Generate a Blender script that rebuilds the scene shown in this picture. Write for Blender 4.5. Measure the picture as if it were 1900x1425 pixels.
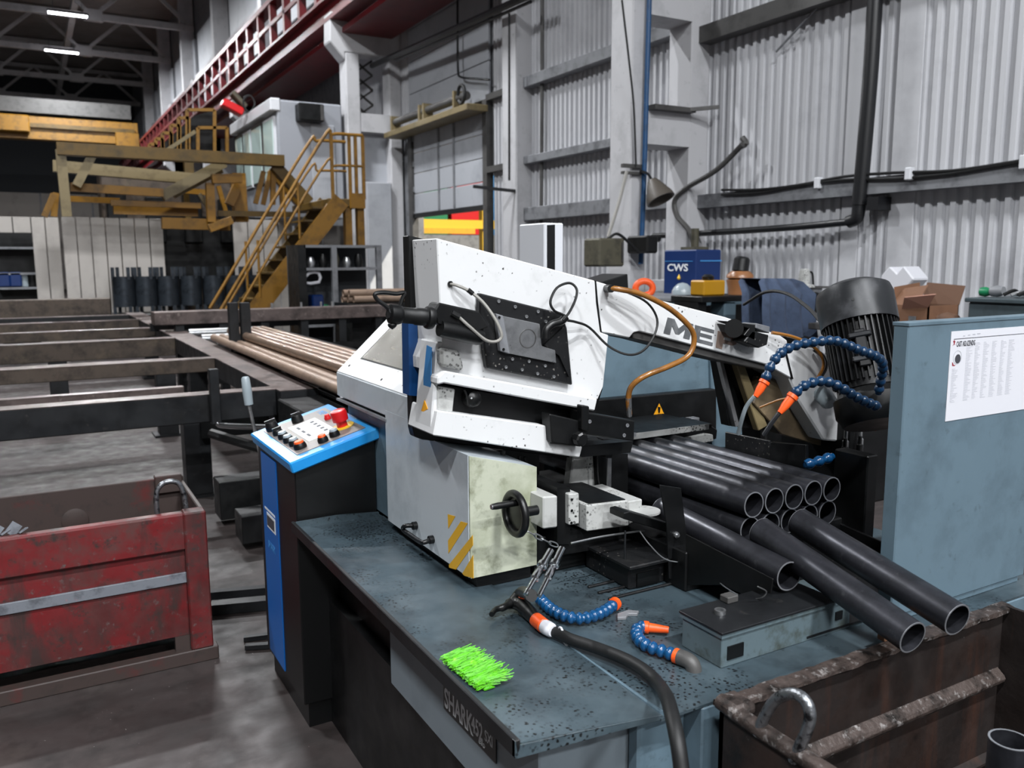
import bpy, bmesh, math, random
from mathutils import Vector, Matrix

for o in list(bpy.data.objects):
    bpy.data.objects.remove(o)
scene = bpy.context.scene
COL = scene.collection
random.seed(7)

# ------------------------------------------------------------------ camera
cam_d = bpy.data.cameras.new('camera')
cam_d.sensor_width = 36.0
cam_d.lens = 29.634
cam_d.clip_start = 0.05
cam_d.clip_end = 300
cam_d.dof.use_dof = True
cam_d.dof.focus_distance = 2.5
cam_d.dof.aperture_fstop = 4.5
cam_o = bpy.data.objects.new('camera', cam_d)
COL.objects.link(cam_o)
_r = (0.8691281767490056, -0.4945622461577671, -0.004939337641174575)
_d = (-0.07564287215016403, -0.12304985053481715, -0.9895134613415995)
_f = (0.4887682152859608, 0.8603876562101198, -0.1443562010009732)
cam_o.matrix_world = Matrix(((_r[0], -_d[0], -_f[0], 0), (_r[1], -_d[1], -_f[1], 0), (_r[2], -_d[2], -_f[2], 1.7), (0, 0, 0, 1)))
scene.camera = cam_o

# ------------------------------------------------------------------ world and exposure
w = bpy.data.worlds.new('hall_ambient')
scene.world = w
w.use_nodes = True
w.node_tree.nodes['Background'].inputs[0].default_value = (0.93, 0.97, 1.0, 1)
w.node_tree.nodes['Background'].inputs[1].default_value = 0.09
scene.view_settings.view_transform = 'Standard'
scene.view_settings.look = 'None'
scene.view_settings.gamma = 1.0
scene.view_settings.use_curve_mapping = False
scene.view_settings.exposure = 0.0
LAMP_W = 1230.0      # power of one ceiling luminaire
LAMP_E = 30.0        # glow of its diffuser

# ------------------------------------------------------------------ mesh helpers
class MB:
    """collects shapes, then links them as ONE mesh object"""
    def __init__(s):
        s.v = []; s.f = []
    def add(s, vs, fs):
        n = len(s.v)
        s.v += [tuple(p) for p in vs]
        s.f += [tuple(i + n for i in q) for q in fs]
        return s
    def box(s, x0, y0, z0, x1, y1, z1):
        v = [(x, y, z) for z in (z0, z1) for y in (y0, y1) for x in (x0, x1)]
        return s.add(v, [(0, 2, 3, 1), (4, 5, 7, 6), (0, 1, 5, 4), (2, 6, 7, 3), (0, 4, 6, 2), (1, 3, 7, 5)])
    def prism(s, pts, axis, a, b):
        """2D outline extruded along an axis: 'y' takes (x,z), 'x' takes (y,z), 'z' takes (x,y)"""
        def put(p, t):
            return (p[0], t, p[1]) if axis == 'y' else (t, p[0], p[1]) if axis == 'x' else (p[0], p[1], t)
        n = len(pts)
        v = [put(p, a) for p in pts] + [put(p, b) for p in pts]
        f = [tuple(range(n)), tuple(range(2 * n - 1, n - 1, -1))]
        f += [(i, i + n, (i + 1) % n + n, (i + 1) % n) for i in range(n)]
        return s.add(v, f)
    def loft(s, A, Bp):
        """two matching 3D outlines joined into a solid"""
        n = len(A)
        f = [tuple(range(n)), tuple(range(2 * n - 1, n - 1, -1))]
        f += [(i, i + n, (i + 1) % n + n, (i + 1) % n) for i in range(n)]
        return s.add(list(A) + list(Bp), f)
    def beam(s, p0, p1, w, h, up=(0, 0, 1)):
        p0 = Vector(p0); p1 = Vector(p1); d = (p1 - p0).normalized(); u = Vector(up)
        if abs(d.dot(u)) > 0.98:
            u = Vector((0, 1, 0))
        sx = d.cross(u).normalized(); u = sx.cross(d)
        v = []
        for p in (p0, p1):
            for a, b in ((-1, -1), (1, -1), (1, 1), (-1, 1)):
                v.append(p + sx * (a * w / 2) + u * (b * h / 2))
        return s.add(v, [(0, 3, 2, 1), (4, 5, 6, 7), (0, 1, 5, 4), (1, 2, 6, 5), (2, 3, 7, 6), (3, 0, 4, 7)])
    def cyl(s, p0, p1, r0, r1=None, n=16):
        return s.lathe([(0, 0), (r0, 0), (r0 if r1 is None else r1, 1), (0, 1)], p0, p1, n)
    def lathe(s, prof, p0, p1, n=20):
        """profile of (radius, t) with t from 0 at p0 to 1 at p1"""
        p0 = Vector(p0); p1 = Vector(p1); ax = p1 - p0; d = ax.normalized()
        u = d.orthogonal().normalized(); w_ = d.cross(u)
        v = []; f = []; rows = []
        for r, t in prof:
            if r < 1e-6:
                rows.append([len(v)]); v.append(p0 + ax * t)
            else:
                rows.append(list(range(len(v), len(v) + n)))
                for i in range(n):
                    a = 2 * math.pi * i / n
                    v.append(p0 + ax * t + (u * math.cos(a) + w_ * math.sin(a)) * r)
        for A, Bq in zip(rows, rows[1:]):
            for i in range(n):
                j = (i + 1) % n
                if len(A) == 1 and len(Bq) == 1:
                    continue
                if len(A) == 1:
                    f.append((A[0], Bq[j], Bq[i]))
                elif len(Bq) == 1:
                    f.append((A[i], A[j], Bq[0]))
                else:
                    f.append((A[i], A[j], Bq[j], Bq[i]))
        return s.add(v, f)
    def hollow(s, p0, p1, ro, ri, n=28):
        return s.lathe([(ri, 0), (ro, 0), (ro, 1), (ri, 1), (ri, 0)], p0, p1, n)
    def tube(s, path, r, n=8, sub=6, closed=False):
        pts = spline(path, sub, closed)
        k = len(pts); v = []; f = []
        t0 = (pts[1] - pts[0]).normalized(); u = t0.orthogonal().normalized()
        for i, p in enumerate(pts):
            a = pts[i - 1] if i > 0 else (pts[-1] if closed else p)
            b = pts[i + 1] if i < k - 1 else (pts[0] if closed else p)
            t = (b - a).normalized()
            u = (u - t * u.dot(t)).normalized(); w_ = t.cross(u)
            rr = r[min(len(r) - 1, int(i * len(r) / k))] if isinstance(r, (list, tuple)) else r
            for q in range(n):
                an = 2 * math.pi * q / n
                v.append(p + (u * math.cos(an) + w_ * math.sin(an)) * rr)
        for i in range(k if closed else k - 1):
            j = (i + 1) % k
            for q in range(n):
                q2 = (q + 1) % n
                f.append((i * n + q, i * n + q2, j * n + q2, j * n + q))
        if not closed:
            f.append(tuple(range(n - 1, -1, -1))); f.append(tuple(range((k - 1) * n, k * n)))
        return s.add(v, f)
    def sphere(s, c, r, n=12, sz=1.0):
        c = Vector(c); m = 8
        return s.lathe([(r * math.sin(math.pi * i / m), i / m) if 0 < i < m else (0, i / m) for i in range(m + 1)],
                       c - Vector((0, 0, r * sz)), c + Vector((0, 0, r * sz)), n)
    def quad(s, a, b, c, d):
        return s.add([a, b, c, d], [(0, 1, 2, 3)])
    def build(s, name, mat, parent=None, bevel=0.0, smooth=False, seg=1):
        off = Vector((0, 0, 0))
        p = parent
        while p is not None:
            off += p.location; p = p.parent
        me = bpy.data.meshes.new(name)
        me.from_pydata([tuple(Vector(q) - off) for q in s.v], [], s.f)
        bm = bmesh.new(); bm.from_mesh(me)
        bmesh.ops.recalc_face_normals(bm, faces=bm.faces)
        if bevel:
            ed = [e for e in bm.edges if len(e.link_faces) == 2 and e.calc_face_angle(0) > 0.5]
            bmesh.ops.bevel(bm, geom=ed, offset=bevel, segments=seg, profile=0.6, affect='EDGES', clamp_overlap=True)
        bm.to_mesh(me); bm.free()
        if smooth:
            for q in me.polygons:
                q.use_smooth = True
            me.set_sharp_from_angle(angle=0.7)
        me.materials.append(mat)
        o = bpy.data.objects.new(name, me)
        COL.objects.link(o)
        if parent is not None:
            o.parent = parent
        return o

def spline(path, sub=6, closed=False):
    P = [Vector(p) for p in path]
    if len(P) < 3 and not closed:
        return P
    n = len(P); out = []
    for i in range(n if closed else n - 1):
        p1 = P[i]; p2 = P[(i + 1) % n]
        p0 = P[i - 1] if (i > 0 or closed) else p1 * 2 - p2
        p3 = P[(i + 2) % n] if (closed or i + 2 < n) else p2 * 2 - p1
        for k in range(sub):
            t = k / sub
            out.append(0.5 * ((2 * p1) + (p2 - p0) * t + (2 * p0 - 5 * p1 + 4 * p2 - p3) * t * t + (3 * p1 - p0 - 3 * p2 + p3) * t ** 3))
    if not closed:
        out.append(P[-1])
    return out

def tag(o, label, cat, group=None, kind=None):
    o['label'] = label; o['category'] = cat
    if group: o['group'] = group
    if kind: o['kind'] = kind
    return o

def thing(name, label, cat, loc=(0, 0, 0), group=None):
    o = bpy.data.objects.new(name, None)
    o.empty_display_size = 0.05
    COL.objects.link(o); o.location = loc
    return tag(o, label, cat, group)

def struct(o):
    o['kind'] = 'structure'
    return o

def copy_tree(o, parent=None):
    c = o.copy(); COL.objects.link(c); c.parent = parent
    for ch in list(o.children):
        copy_tree(ch, c)
    return c

def inst(o, loc, parent=None, rot=None, scale=None):
    """another object that shares the mesh of o"""
    c = o.copy(); COL.objects.link(c)
    c.parent = parent if parent is not None else o.parent
    c.location = loc
    if rot is not None: c.rotation_euler = rot
    if scale is not None: c.scale = scale
    return c

def text_part(name, body, mat, parent, loc, ax, ay, size, depth=0.0008, bold=0.0, squash=1.0, align='LEFT'):
    """lettering as flat print: ax = reading direction, ay = up direction of the letters"""
    cu = bpy.data.curves.new(name, 'FONT')
    cu.body = body; cu.size = size; cu.extrude = depth; cu.offset = bold; cu.align_x = align
    cu.resolution_u = 3
    t = bpy.data.objects.new(name, cu)
    COL.objects.link(t)
    dg = bpy.context.evaluated_depsgraph_get()
    me = bpy.data.meshes.new_from_object(t.evaluated_get(dg))
    bpy.data.objects.remove(t)
    X = Vector(ax).normalized(); Yv = Vector(ay); Yv = (Yv - X * Yv.dot(X)).normalized(); Zv = X.cross(Yv)
    off = Vector((0, 0, 0)); p = parent
    while p is not None:
        off += p.location; p = p.parent
    L = Vector(loc) - off
    for vtx in me.vertices:
        c = vtx.co.copy()
        vtx.co = L + X * (c.x * squash) + Yv * c.y + Zv * c.z
    me.materials.clear(); me.materials.append(mat)
    o = bpy.data.objects.new(name, me); COL.objects.link(o); o.parent = parent
    return o

# ------------------------------------------------------------------ materials
def lin(h):
    h = h.lstrip('#')
    c = [int(h[i:i + 2], 16) / 255 for i in (0, 2, 4)]
    return tuple(((x + 0.055) / 1.055) ** 2.4 if x > 0.04045 else x / 12.92 for x in c) + (1,)

MATS = {}
def mat(name, col, rough=0.5, metal=0.0, dirt=None, speck=None, bump=None, edge=None, spec=0.5, emit=0, rvar=0.0, coat=0.0, streak=None, trans=0.0, alpha=1.0, var=0.0, along=None):
    """procedural paint/steel: dirt=(colour, scale, low, high), speck=(colour, scale, size), streak=(colour, (sx,sy,sz), low, high), bump=(scale, strength)"""
    m = bpy.data.materials.new(name); m.use_nodes = True
    nt = m.node_tree; N = nt.nodes; L = nt.links
    bs = N['Principled BSDF']
    tc = N.new('ShaderNodeTexCoord')
    cur = None
    base = N.new('ShaderNodeRGB'); base.outputs[0].default_value = lin(col); cur = base.outputs[0]
    def mixc(a, bcol, fac):
        mx = N.new('ShaderNodeMix'); mx.data_type = 'RGBA'
        L.new(fac, mx.inputs['Factor']); L.new(a, mx.inputs['A']); mx.inputs['B'].default_value = lin(bcol)
        return mx.outputs['Result']
    def ramp(src, lo, hi):
        mr = N.new('ShaderNodeMapRange'); mr.inputs[1].default_value = lo; mr.inputs[2].default_value = hi
        L.new(src, mr.inputs[0]); return mr.outputs[0]
    if var:
        oi = N.new('ShaderNodeObjectInfo')
        hv = N.new('ShaderNodeHueSaturation'); L.new(cur, hv.inputs['Color'])
        mr = N.new('ShaderNodeMapRange'); mr.inputs[3].default_value = 1 - var; mr.inputs[4].default_value = 1 + var
        L.new(oi.outputs['Random'], mr.inputs[0]); L.new(mr.outputs[0], hv.inputs['Value'])
        cur = hv.outputs['Color']
    dirts = dirt if isinstance(dirt, list) else ([dirt] if dirt else [])
    for dc, sc, lo, hi in dirts:
        n = N.new('ShaderNodeTexNoise'); n.inputs['Scale'].default_value = sc; n.inputs['Detail'].default_value = 6; n.inputs['Roughness'].default_value = 0.65
        L.new(tc.outputs['Object'], n.inputs['Vector'])
        cur = mixc(cur, dc, ramp(n.outputs['Fac'], lo, hi))
    if streak:
        dc, sv, lo, hi = streak
        mp = N.new('ShaderNodeMapping'); mp.inputs['Scale'].default_value = sv
        L.new(tc.outputs['Object'], mp.inputs['Vector'])
        n = N.new('ShaderNodeTexNoise'); n.inputs['Scale'].default_value = 1.0; n.inputs['Detail'].default_value = 5; n.inputs['Roughness'].default_value = 0.6
        L.new(mp.outputs[0], n.inputs['Vector'])
        cur = mixc(cur, dc, ramp(n.outputs['Fac'], lo, hi))
    if along:
        dc, lo, hi = along
        sx = N.new('ShaderNodeSeparateXYZ'); L.new(tc.outputs['Object'], sx.inputs[0])
        cur = mixc(cur, dc, ramp(sx.outputs['Y'], lo, hi))
    if speck:
        dc, sc, size = speck
        n = N.new('ShaderNodeTexVoronoi'); n.inputs['Scale'].default_value = sc; n.inputs['Randomness'].default_value = 1
        n2 = N.new('ShaderNodeTexNoise'); n2.inputs['Scale'].default_value = sc * 0.08; n2.inputs['Detail'].default_value = 3
        nd = N.new('ShaderNodeTexNoise'); nd.inputs['Scale'].default_value = sc * 1.6
        ad = N.new('ShaderNodeVectorMath'); ad.operation = 'MULTIPLY_ADD'; ad.inputs[1].default_value = (0.6 / sc,) * 3
        L.new(tc.outputs['Object'], n2.inputs['Vector']); L.new(tc.outputs['Object'], nd.inputs['Vector'])
        L.new(nd.outputs['Color'], ad.inputs[0]); L.new(tc.outputs['Object'], ad.inputs[2])
        L.new(ad.outputs[0], n.inputs['Vector'])
        mu = N.new('ShaderNodeMath'); mu.operation = 'MULTIPLY'
        L.new(ramp(n.outputs['Distance'], size, size * 0.6), mu.inputs[0]); L.new(ramp(n2.outputs['Fac'], 0.48, 0.6), mu.inputs[1])
        cur = mixc(cur, dc, mu.outputs[0])
    L.new(cur, bs.inputs['Base Color'])
    bs.inputs['Roughness'].default_value = rough
    bs.inputs['Metallic'].default_value = metal
    bs.inputs['Specular IOR Level'].default_value = spec
    bs.inputs['Coat Weight'].default_value = coat
    if rvar:
        n = N.new('ShaderNodeTexNoise'); n.inputs['Scale'].default_value = 9; n.inputs['Detail'].default_value = 5
        L.new(tc.outputs['Object'], n.inputs['Vector'])
        mr = N.new('ShaderNodeMapRange'); mr.inputs[1].default_value = 0.3; mr.inputs[2].default_value = 0.7
        mr.inputs[3].default_value = max(0.03, rough - rvar); mr.inputs[4].default_value = min(1, rough + rvar)
        L.new(n.outputs['Fac'], mr.inputs[0]); L.new(mr.outputs[0], bs.inputs['Roughness'])
    if bump:
        n = N.new('ShaderNodeTexNoise'); n.inputs['Scale'].default_value = bump[0]; n.inputs['Detail'].default_value = 5
        L.new(tc.outputs['Object'], n.inputs['Vector'])
        b = N.new('ShaderNodeBump'); b.inputs['Strength'].default_value = bump[1]; b.inputs['Distance'].default_value = bump[2] if len(bump) > 2 else 0.003
        L.new(n.outputs['Fac'], b.inputs['Height']); L.new(b.outputs[0], bs.inputs['Normal'])
    if emit:
        bs.inputs['Emission Color'].default_value = lin(col); bs.inputs['Emission Strength'].default_value = emit
    if trans:
        bs.inputs['Transmission Weight'].default_value = trans
    bs.inputs['Alpha'].default_value = alpha
    MATS[name] = m
    return m

WHITE = mat('white_machine_paint', 'd3d4d5', 0.42, dirt=[('adafae', 4, 0.56, 0.85), ('8f908d', 30, 0.64, 0.9)], speck=('2c2b29', 46, 0.16), rvar=0.1)
CREAM = mat('oily_cream_paint', 'b4b8a6', 0.42, dirt=[('858a70', 5, 0.44, 0.7), ('55593f', 11, 0.58, 0.8)], rvar=0.1)
BODYGREY = mat('light_grey_body_paint', 'b2b9be', 0.36, dirt=[('8b9399', 3, 0.5, 0.8)], rvar=0.06)
BLUEGREY = mat('blue_grey_machine_paint', '5b6f7b', 0.42, dirt=[('465660', 4, 0.48, 0.75), ('30383c', 22, 0.62, 0.85)], rvar=0.1)
TRAYGREY = mat('blue_grey_tray_paint', '39464d', 0.36, dirt=[('272f34', 5, 0.45, 0.72), ('56646b', 2.2, 0.52, 0.78)], speck=('0c0d0e', 90, 0.40), rvar=0.12)
OILGREY = mat('oil_stained_blue_grey_paint', '57666c', 0.4, dirt=[('33362a', 9, 0.5, 0.68), ('2c2c22', 26, 0.6, 0.8)], rvar=0.1)
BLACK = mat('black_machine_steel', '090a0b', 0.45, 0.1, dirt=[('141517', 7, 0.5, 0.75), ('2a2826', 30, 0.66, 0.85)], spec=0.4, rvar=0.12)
BLACKS = mat('worn_black_steel', '131416', 0.48, 0.2, dirt=[('2b2a2a', 16, 0.55, 0.75)], speck=('77746f', 60, 0.2), bump=(40, 0.2))
BLACKPL = mat('black_plastic', '08090a', 0.38, spec=0.5)
RUBBER = mat('black_rubber', '0f1011', 0.55, dirt=('222223', 14, 0.55, 0.8))
STEEL = mat('bright_steel', 'b9bbbd', 0.3, 0.9, dirt=('77787a', 12, 0.5, 0.8), speck=('333333', 60, 0.14))
CHROME = mat('chrome_steel', 'c9cccf', 0.14, 1.0)
CAST = mat('speckled_vise_paint', 'b2b3b1', 0.4, dirt=[('6f6f6c', 9, 0.5, 0.75)], speck=('171614', 95, 0.42), rvar=0.1)
PIPE = mat('dark_rolled_pipe_steel', '3c3d43', 0.38, 0.6, dirt=[('1f2024', 9, 0.42, 0.7), ('66666a', 30, 0.62, 0.85)], streak=('191a1d', (14, 1.2, 14), 0.48, 0.75), rvar=0.1, bump=(60, 0.08), var=0.12, along=('8d7868', 2.2, 3.2))
PIPEIN = mat('pipe_cut_rim', '94969b', 0.4, 0.6)
BROWNPIPE = mat('light_brown_scaled_pipe', '8d7868', 0.5, 0.3, dirt=[('5f5047', 6, 0.5, 0.8)], var=0.12)
BLUEPL = mat('glossy_blue_plastic', '0d4470', 0.26, coat=0.2, dirt=('0c3155', 30, 0.6, 0.85), speck=('0b1a28', 90, 0.16))
BLUEDK = mat('blue_plastic_grimy', '0b2e4d', 0.3, dirt=[('131a22', 20, 0.5, 0.72), ('8b8f93', 50, 0.68, 0.85)])
ORANGE = mat('orange_plastic', 'e8571c', 0.42, dirt=('a33a12', 30, 0.6, 0.85))
CYAN = mat('bright_blue_console_paint', '1b84c9', 0.3, dirt=('4fa3d8', 5, 0.55, 0.8))
STRIPEBLUE = mat('deep_blue_console_stripe', '0e5ba8', 0.35)
CONBLACK = mat('black_console_paint', '060708', 0.42, dirt=('0d0e0f', 3, 0.5, 0.8))
FACEPLATE = mat('grey_brown_control_plate', '6f6864', 0.4, dirt=('5b5552', 8, 0.5, 0.8))
PAPER = mat('white_paper', 'cdced4', 0.55, dirt=('d2d3da', 3, 0.5, 0.9))
INK = mat('dark_grey_ink', '3b3c42', 0.6)
INKLIGHT = mat('pale_grey_ink', 'a9abb3', 0.6)
INKRED = mat('dark_red_ink', '8a2b38', 0.6)
REDBTN = mat('red_button_plastic', 'c3161b', 0.35)
YELLOWL = mat('yellow_label', 'dfb52a', 0.45)
WARN = mat('warning_yellow_print', 'f0a61d', 0.45)
HAZARD = mat('hazard_stripe_yellow', 'd2a021', 0.5, dirt=('b48d2a', 12, 0.5, 0.8))
LIME = mat('lime_green_bristle', '57b40b', 0.5, dirt=[('3c8a08', 60, 0.5, 0.7), ('9be83a', 35, 0.58, 0.75)])
LIMEDK = mat('green_brush_back', '4aa80a', 0.5)
BRASS = mat('amber_oil_hose', '8a5a23', 0.3, dirt=('4f3315', 12, 0.5, 0.75), coat=0.3)
CABLE = mat('grey_cable', '8d8b86', 0.45)
RUSTBIN = mat('rusty_bin_steel', '221b19', 0.6, 0.2, dirt=[('38241b', 4, 0.5, 0.72), ('0f0c0b', 8, 0.48, 0.7), ('6c6a6a', 55, 0.68, 0.82)], streak=('43281c', (10, 10, 1.3), 0.56, 0.8), bump=(30, 0.5, 0.004), rvar=0.12)
RUSTRIM = mat('rusty_bin_rim', '4a403c', 0.5, 0.35, dirt=[('17120f', 16, 0.46, 0.64), ('a09c9a', 40, 0.56, 0.74)], bump=(45, 0.8, 0.006), rvar=0.15)
GALV = mat('worn_galvanised_rod', '85888c', 0.34, 0.85, dirt=[('2b2b2e', 40, 0.5, 0.62)], bump=(70, 0.7, 0.004))
REDPAINT = mat('worn_red_bin_paint', '640c11', 0.6, dirt=[('4f2b29', 5, 0.46, 0.60), ('43090a', 2.4, 0.45, 0.7), ('2c211f', 13, 0.55, 0.66), ('544645', 32, 0.6, 0.72)], streak=('2f1e1c', (9, 9, 2.2), 0.54, 0.68), speck=('2a1613', 40, 0.15), rvar=0.12, bump=(25, 0.15))
REDRUST = mat('rusty_red_bin_skirt', '352a27', 0.6, dirt=[('4d1a18', 6, 0.58, 0.72), ('25201e', 20, 0.55, 0.75)])
GREYBAND = mat('grey_primer_band', '6b6f76', 0.5, dirt=[('4a4c52', 14, 0.5, 0.68), ('a85a5c', 12, 0.66, 0.8)])
DARKSTEEL = mat('dark_table_steel', '1b1d20', 0.48, 0.3, dirt=[('0d0e10', 5, 0.45, 0.68), ('3d3b39', 24, 0.62, 0.82)], rvar=0.1)
TABLETOP = mat('scuffed_table_steel_top', '6b5f5c', 0.42, 0.5, dirt=[('393331', 5, 0.45, 0.7), ('a39691', 18, 0.6, 0.8)], rvar=0.12)
TABLEBROWN = mat('brown_table_steel', '4f453d', 0.5, 0.3, dirt=[('2a2521', 7, 0.45, 0.7), ('6c604f', 3, 0.55, 0.8)], rvar=0.1)
CONCRETE = mat('grimy_concrete', '3a3332', 0.6, dirt=[('241f1e', 0.9, 0.44, 0.68), ('1d1918', 5, 0.5, 0.75), ('4f4845', 2.1, 0.55, 0.8)], streak=('201c1b', (0.5, 4.5, 1), 0.52, 0.75), speck=('b0a8a5', 30, 0.05), rvar=0.14, bump=(22, 0.25, 0.004))
CORR = mat('white_corrugated_sheet', 'bebfc3', 0.5, dirt=[('a0a1a6', 1.5, 0.5, 0.8)], streak=('97989d', (6, 6, 0.12), 0.55, 0.85))
CONC_W = mat('whitewashed_concrete', 'b6b6b9', 0.75, dirt=[('8e8e90', 1.6, 0.5, 0.8), ('6f6f72', 9, 0.62, 0.85)], speck=('3a3a3c', 12, 0.06), bump=(14, 0.15))
GIRT = mat('grey_steel_girt', '7c7e82', 0.5, 0.1, dirt=('4d4e52', 5, 0.48, 0.75))
GIRTDK = mat('dark_grey_steel_girt', '4b4a49', 0.5, 0.1, dirt=('302f2f', 5, 0.48, 0.75))
DOORP = mat('white_door_panel', 'a4a7ad', 0.5, dirt=[('80838a', 1.4, 0.5, 0.85)])
CABINW = mat('grey_white_cabin_panel', '94979e', 0.45, dirt=('83878f', 2, 0.5, 0.85))
FENCE = mat('beige_white_fence_sheet', 'a6a19c', 0.55, dirt=('8a8682', 2.5, 0.5, 0.85))
YEL = mat('dirty_yellow_crane_paint', '7f590f', 0.5, dirt=[('4b3410', 4, 0.5, 0.75), ('2b2112', 14, 0.62, 0.85)])
YELDK = mat('brownish_yellow_paint', '57410f', 0.5, dirt=[('33270f', 4, 0.46, 0.75)])
TANSTEEL = mat('tan_faded_beam_paint', '776a4c', 0.5, dirt=('4a3f29', 5, 0.5, 0.8))
REDG = mat('dark_red_crane_girder_paint', '5c0912', 0.42, dirt=('3a060c', 3, 0.5, 0.8))
ROOFM = mat('dark_roof_deck', '8a8480', 0.8, dirt=('6f6a66', 0.5, 0.45, 0.75))
TRUSS = mat('grey_truss_paint', 'b5b4b4', 0.6, dirt=('8f8d8d', 2, 0.5, 0.8))
FARDARK = mat('dark_far_wall', '34373b', 0.8)
FARWALL = mat('pale_far_wall', 'a59e98', 0.7, dirt=('6e6965', 0.8, 0.5, 0.8))
BARREL = mat('dark_painted_tube', '3e454d', 0.35, 0.5, dirt=('23272c', 5, 0.45, 0.75), rvar=0.1)
WINGLASS = mat('pale_green_cabin_glass', 'bcd0cc', 0.08, spec=0.8)
PLASTICW = mat('scratched_clear_window', 'a8a59c', 0.22, dirt=[('8b8a86', 6, 0.5, 0.75)], streak=('cfc9bb', (30, 4, 30), 0.62, 0.75), alpha=0.55, rvar=0.1)
NAVY = mat('navy_cabinet_paint', '09285c', 0.4, dirt=('0a2552', 5, 0.5, 0.8))
BLUEPIPE = mat('dark_blue_pipe_paint', '10436e', 0.45, dirt=('0b2a45', 10, 0.5, 0.75), speck=('9aa0a5', 30, 0.12))
BLKPIPE = mat('black_wall_pipe_paint', '141518', 0.4)
OLIVE = mat('olive_dusty_steel', '4c493b', 0.6, dirt=('2d2b24', 9, 0.48, 0.72))
CARD = mat('brown_cardboard', '74523c', 0.75, dirt=('6b4a36', 7, 0.5, 0.8))
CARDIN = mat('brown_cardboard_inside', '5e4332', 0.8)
PINKCARD = mat('pinkish_cardboard_flap', 'c08f7d', 0.7)
DENIM = mat('blue_grey_work_cloth', '3d4a61', 0.9, dirt=('2c3547', 9, 0.45, 0.75), bump=(60, 0.3))
BROWNPL = mat('brown_glossy_jar', '8f6240', 0.3, dirt=('5f3f2a', 8, 0.5, 0.8))
YELPL = mat('yellow_plastic_tub', 'a87a10', 0.4)
GREYPL = mat('grey_translucent_plastic', '8f9aa0', 0.3)
TEAL = mat('dark_grey_tool_chest', '3d484d', 0.45, dirt=('2b3336', 6, 0.5, 0.8))
GREENPL = mat('green_plastic', '17764c', 0.4)
LAMPSH = mat('brown_lamp_shade', '4a443d', 0.5)
WHITEP = mat('clean_white_paint', 'cfd1d6', 0.45, dirt=('b2b4b9', 3, 0.5, 0.85))
MOTOR = mat('dark_grey_motor_paint', '1e2023', 0.4, 0.3, dirt=('46474b', 9, 0.52, 0.8), rvar=0.1)
MOTORDK = mat('black_motor_fins', '0e0f11', 0.45, 0.2, dirt=('2d2e32', 12, 0.55, 0.8))
DIRTPLATE = mat('brown_oily_plate', '5f523f', 0.5, dirt=[('3a3024', 5, 0.48, 0.75), ('8c7a5e', 11, 0.58, 0.8)])
LETTER = mat('grey_worn_lettering', '55575a', 0.5, dirt=('7d7e80', 20, 0.5, 0.75))
LETTERT = mat('tan_worn_lettering', '8f7b70', 0.5)
LED = mat('white_led_diffuser', 'f4f6ff', 0.5, emit=LAMP_E)
BASEGREY = mat('grey_base_paint', '6c767d', 0.4, dirt=[('565f66', 3, 0.5, 0.8)])  # one even grey for the side module of the base
DKBLUE = mat('dark_blue_edge_paint', '0a3a6d', 0.4)
CYLAB = mat('light_blue_decal', '3f86c4', 0.4)
WHITEPRINT = mat('white_print', 'd9dde0', 0.5)


# ================================================================== ceiling luminaires (two in view, the rest unseen and added for the light)
def ceiling_lamp(x, y, label):
    t = thing('ceiling_lamp', label, 'lamp', (x, y, 11.3), 'linear ceiling lamps')
    MB().box(x - 0.72, y - 0.14, 11.31, x + 0.72, y + 0.14, 11.4).build('housing', GIRT, t, 0.01)
    MB().box(x - 0.68, y - 0.11, 11.27, x + 0.68, y + 0.11, 11.31).build('diffuser', LED, t, 0.01)
    for sx in (-0.5, 0.5):
        MB().cyl((x + sx, y, 11.4), (x + sx, y, 11.75), 0.015, n=6).build('hanger', GIRT, t)
    ld = bpy.data.lights.new('lamp_light', 'AREA')
    ld.shape = 'RECTANGLE'; ld.size = 1.4; ld.size_y = 0.3; ld.energy = LAMP_W; ld.color = (0.96, 0.98, 1.0)
    lo = bpy.data.objects.new('lamp_light', ld); COL.objects.link(lo)
    lo.location = (0, 0, -0.06); lo.parent = t
ceiling_lamp(2.1, 38.6, 'glowing linear ceiling lamp nearest the top edge, under the grey truss')
ceiling_lamp(2.1, 45.3, 'glowing linear ceiling lamp farther down the hall, lower of the two in view')
for yy in (26.0, 14.0, -4.0, -10.6, -17.3):  # unseen lamps added to the row, those behind the camera for frontal light
    ceiling_lamp(2.1, yy, 'linear ceiling lamp added for light in the row over the saw, outside the picture')
for yy in (11.0, -4.0, -10.6, -17.3):  # second unseen row, added to light the hall
    ceiling_lamp(-4.5, yy, 'linear ceiling lamp added for light in the row over the roller table, outside the picture')

# daylight outside the hall, it only reaches the inside through the open gate
sd = bpy.data.lights.new('sun', 'SUN'); sd.energy = 6.0; sd.angle = 0.02; sd.color = (1.0, 0.93, 0.8)
so = bpy.data.objects.new('sun', sd); COL.objects.link(so)
so.rotation_euler = Vector((-0.35, 0.75, -0.55)).to_track_quat('-Z', 'Y').to_euler()

# ================================================================== setting
XW = 7.0
struct(MB().box(-24, -32, -0.3, 30, 66, 0).build('floor', CONCRETE))
struct(MB().box(-24, -32, 13.6, 7.4, 66, 13.8).build('ceiling', ROOFM))
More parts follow.
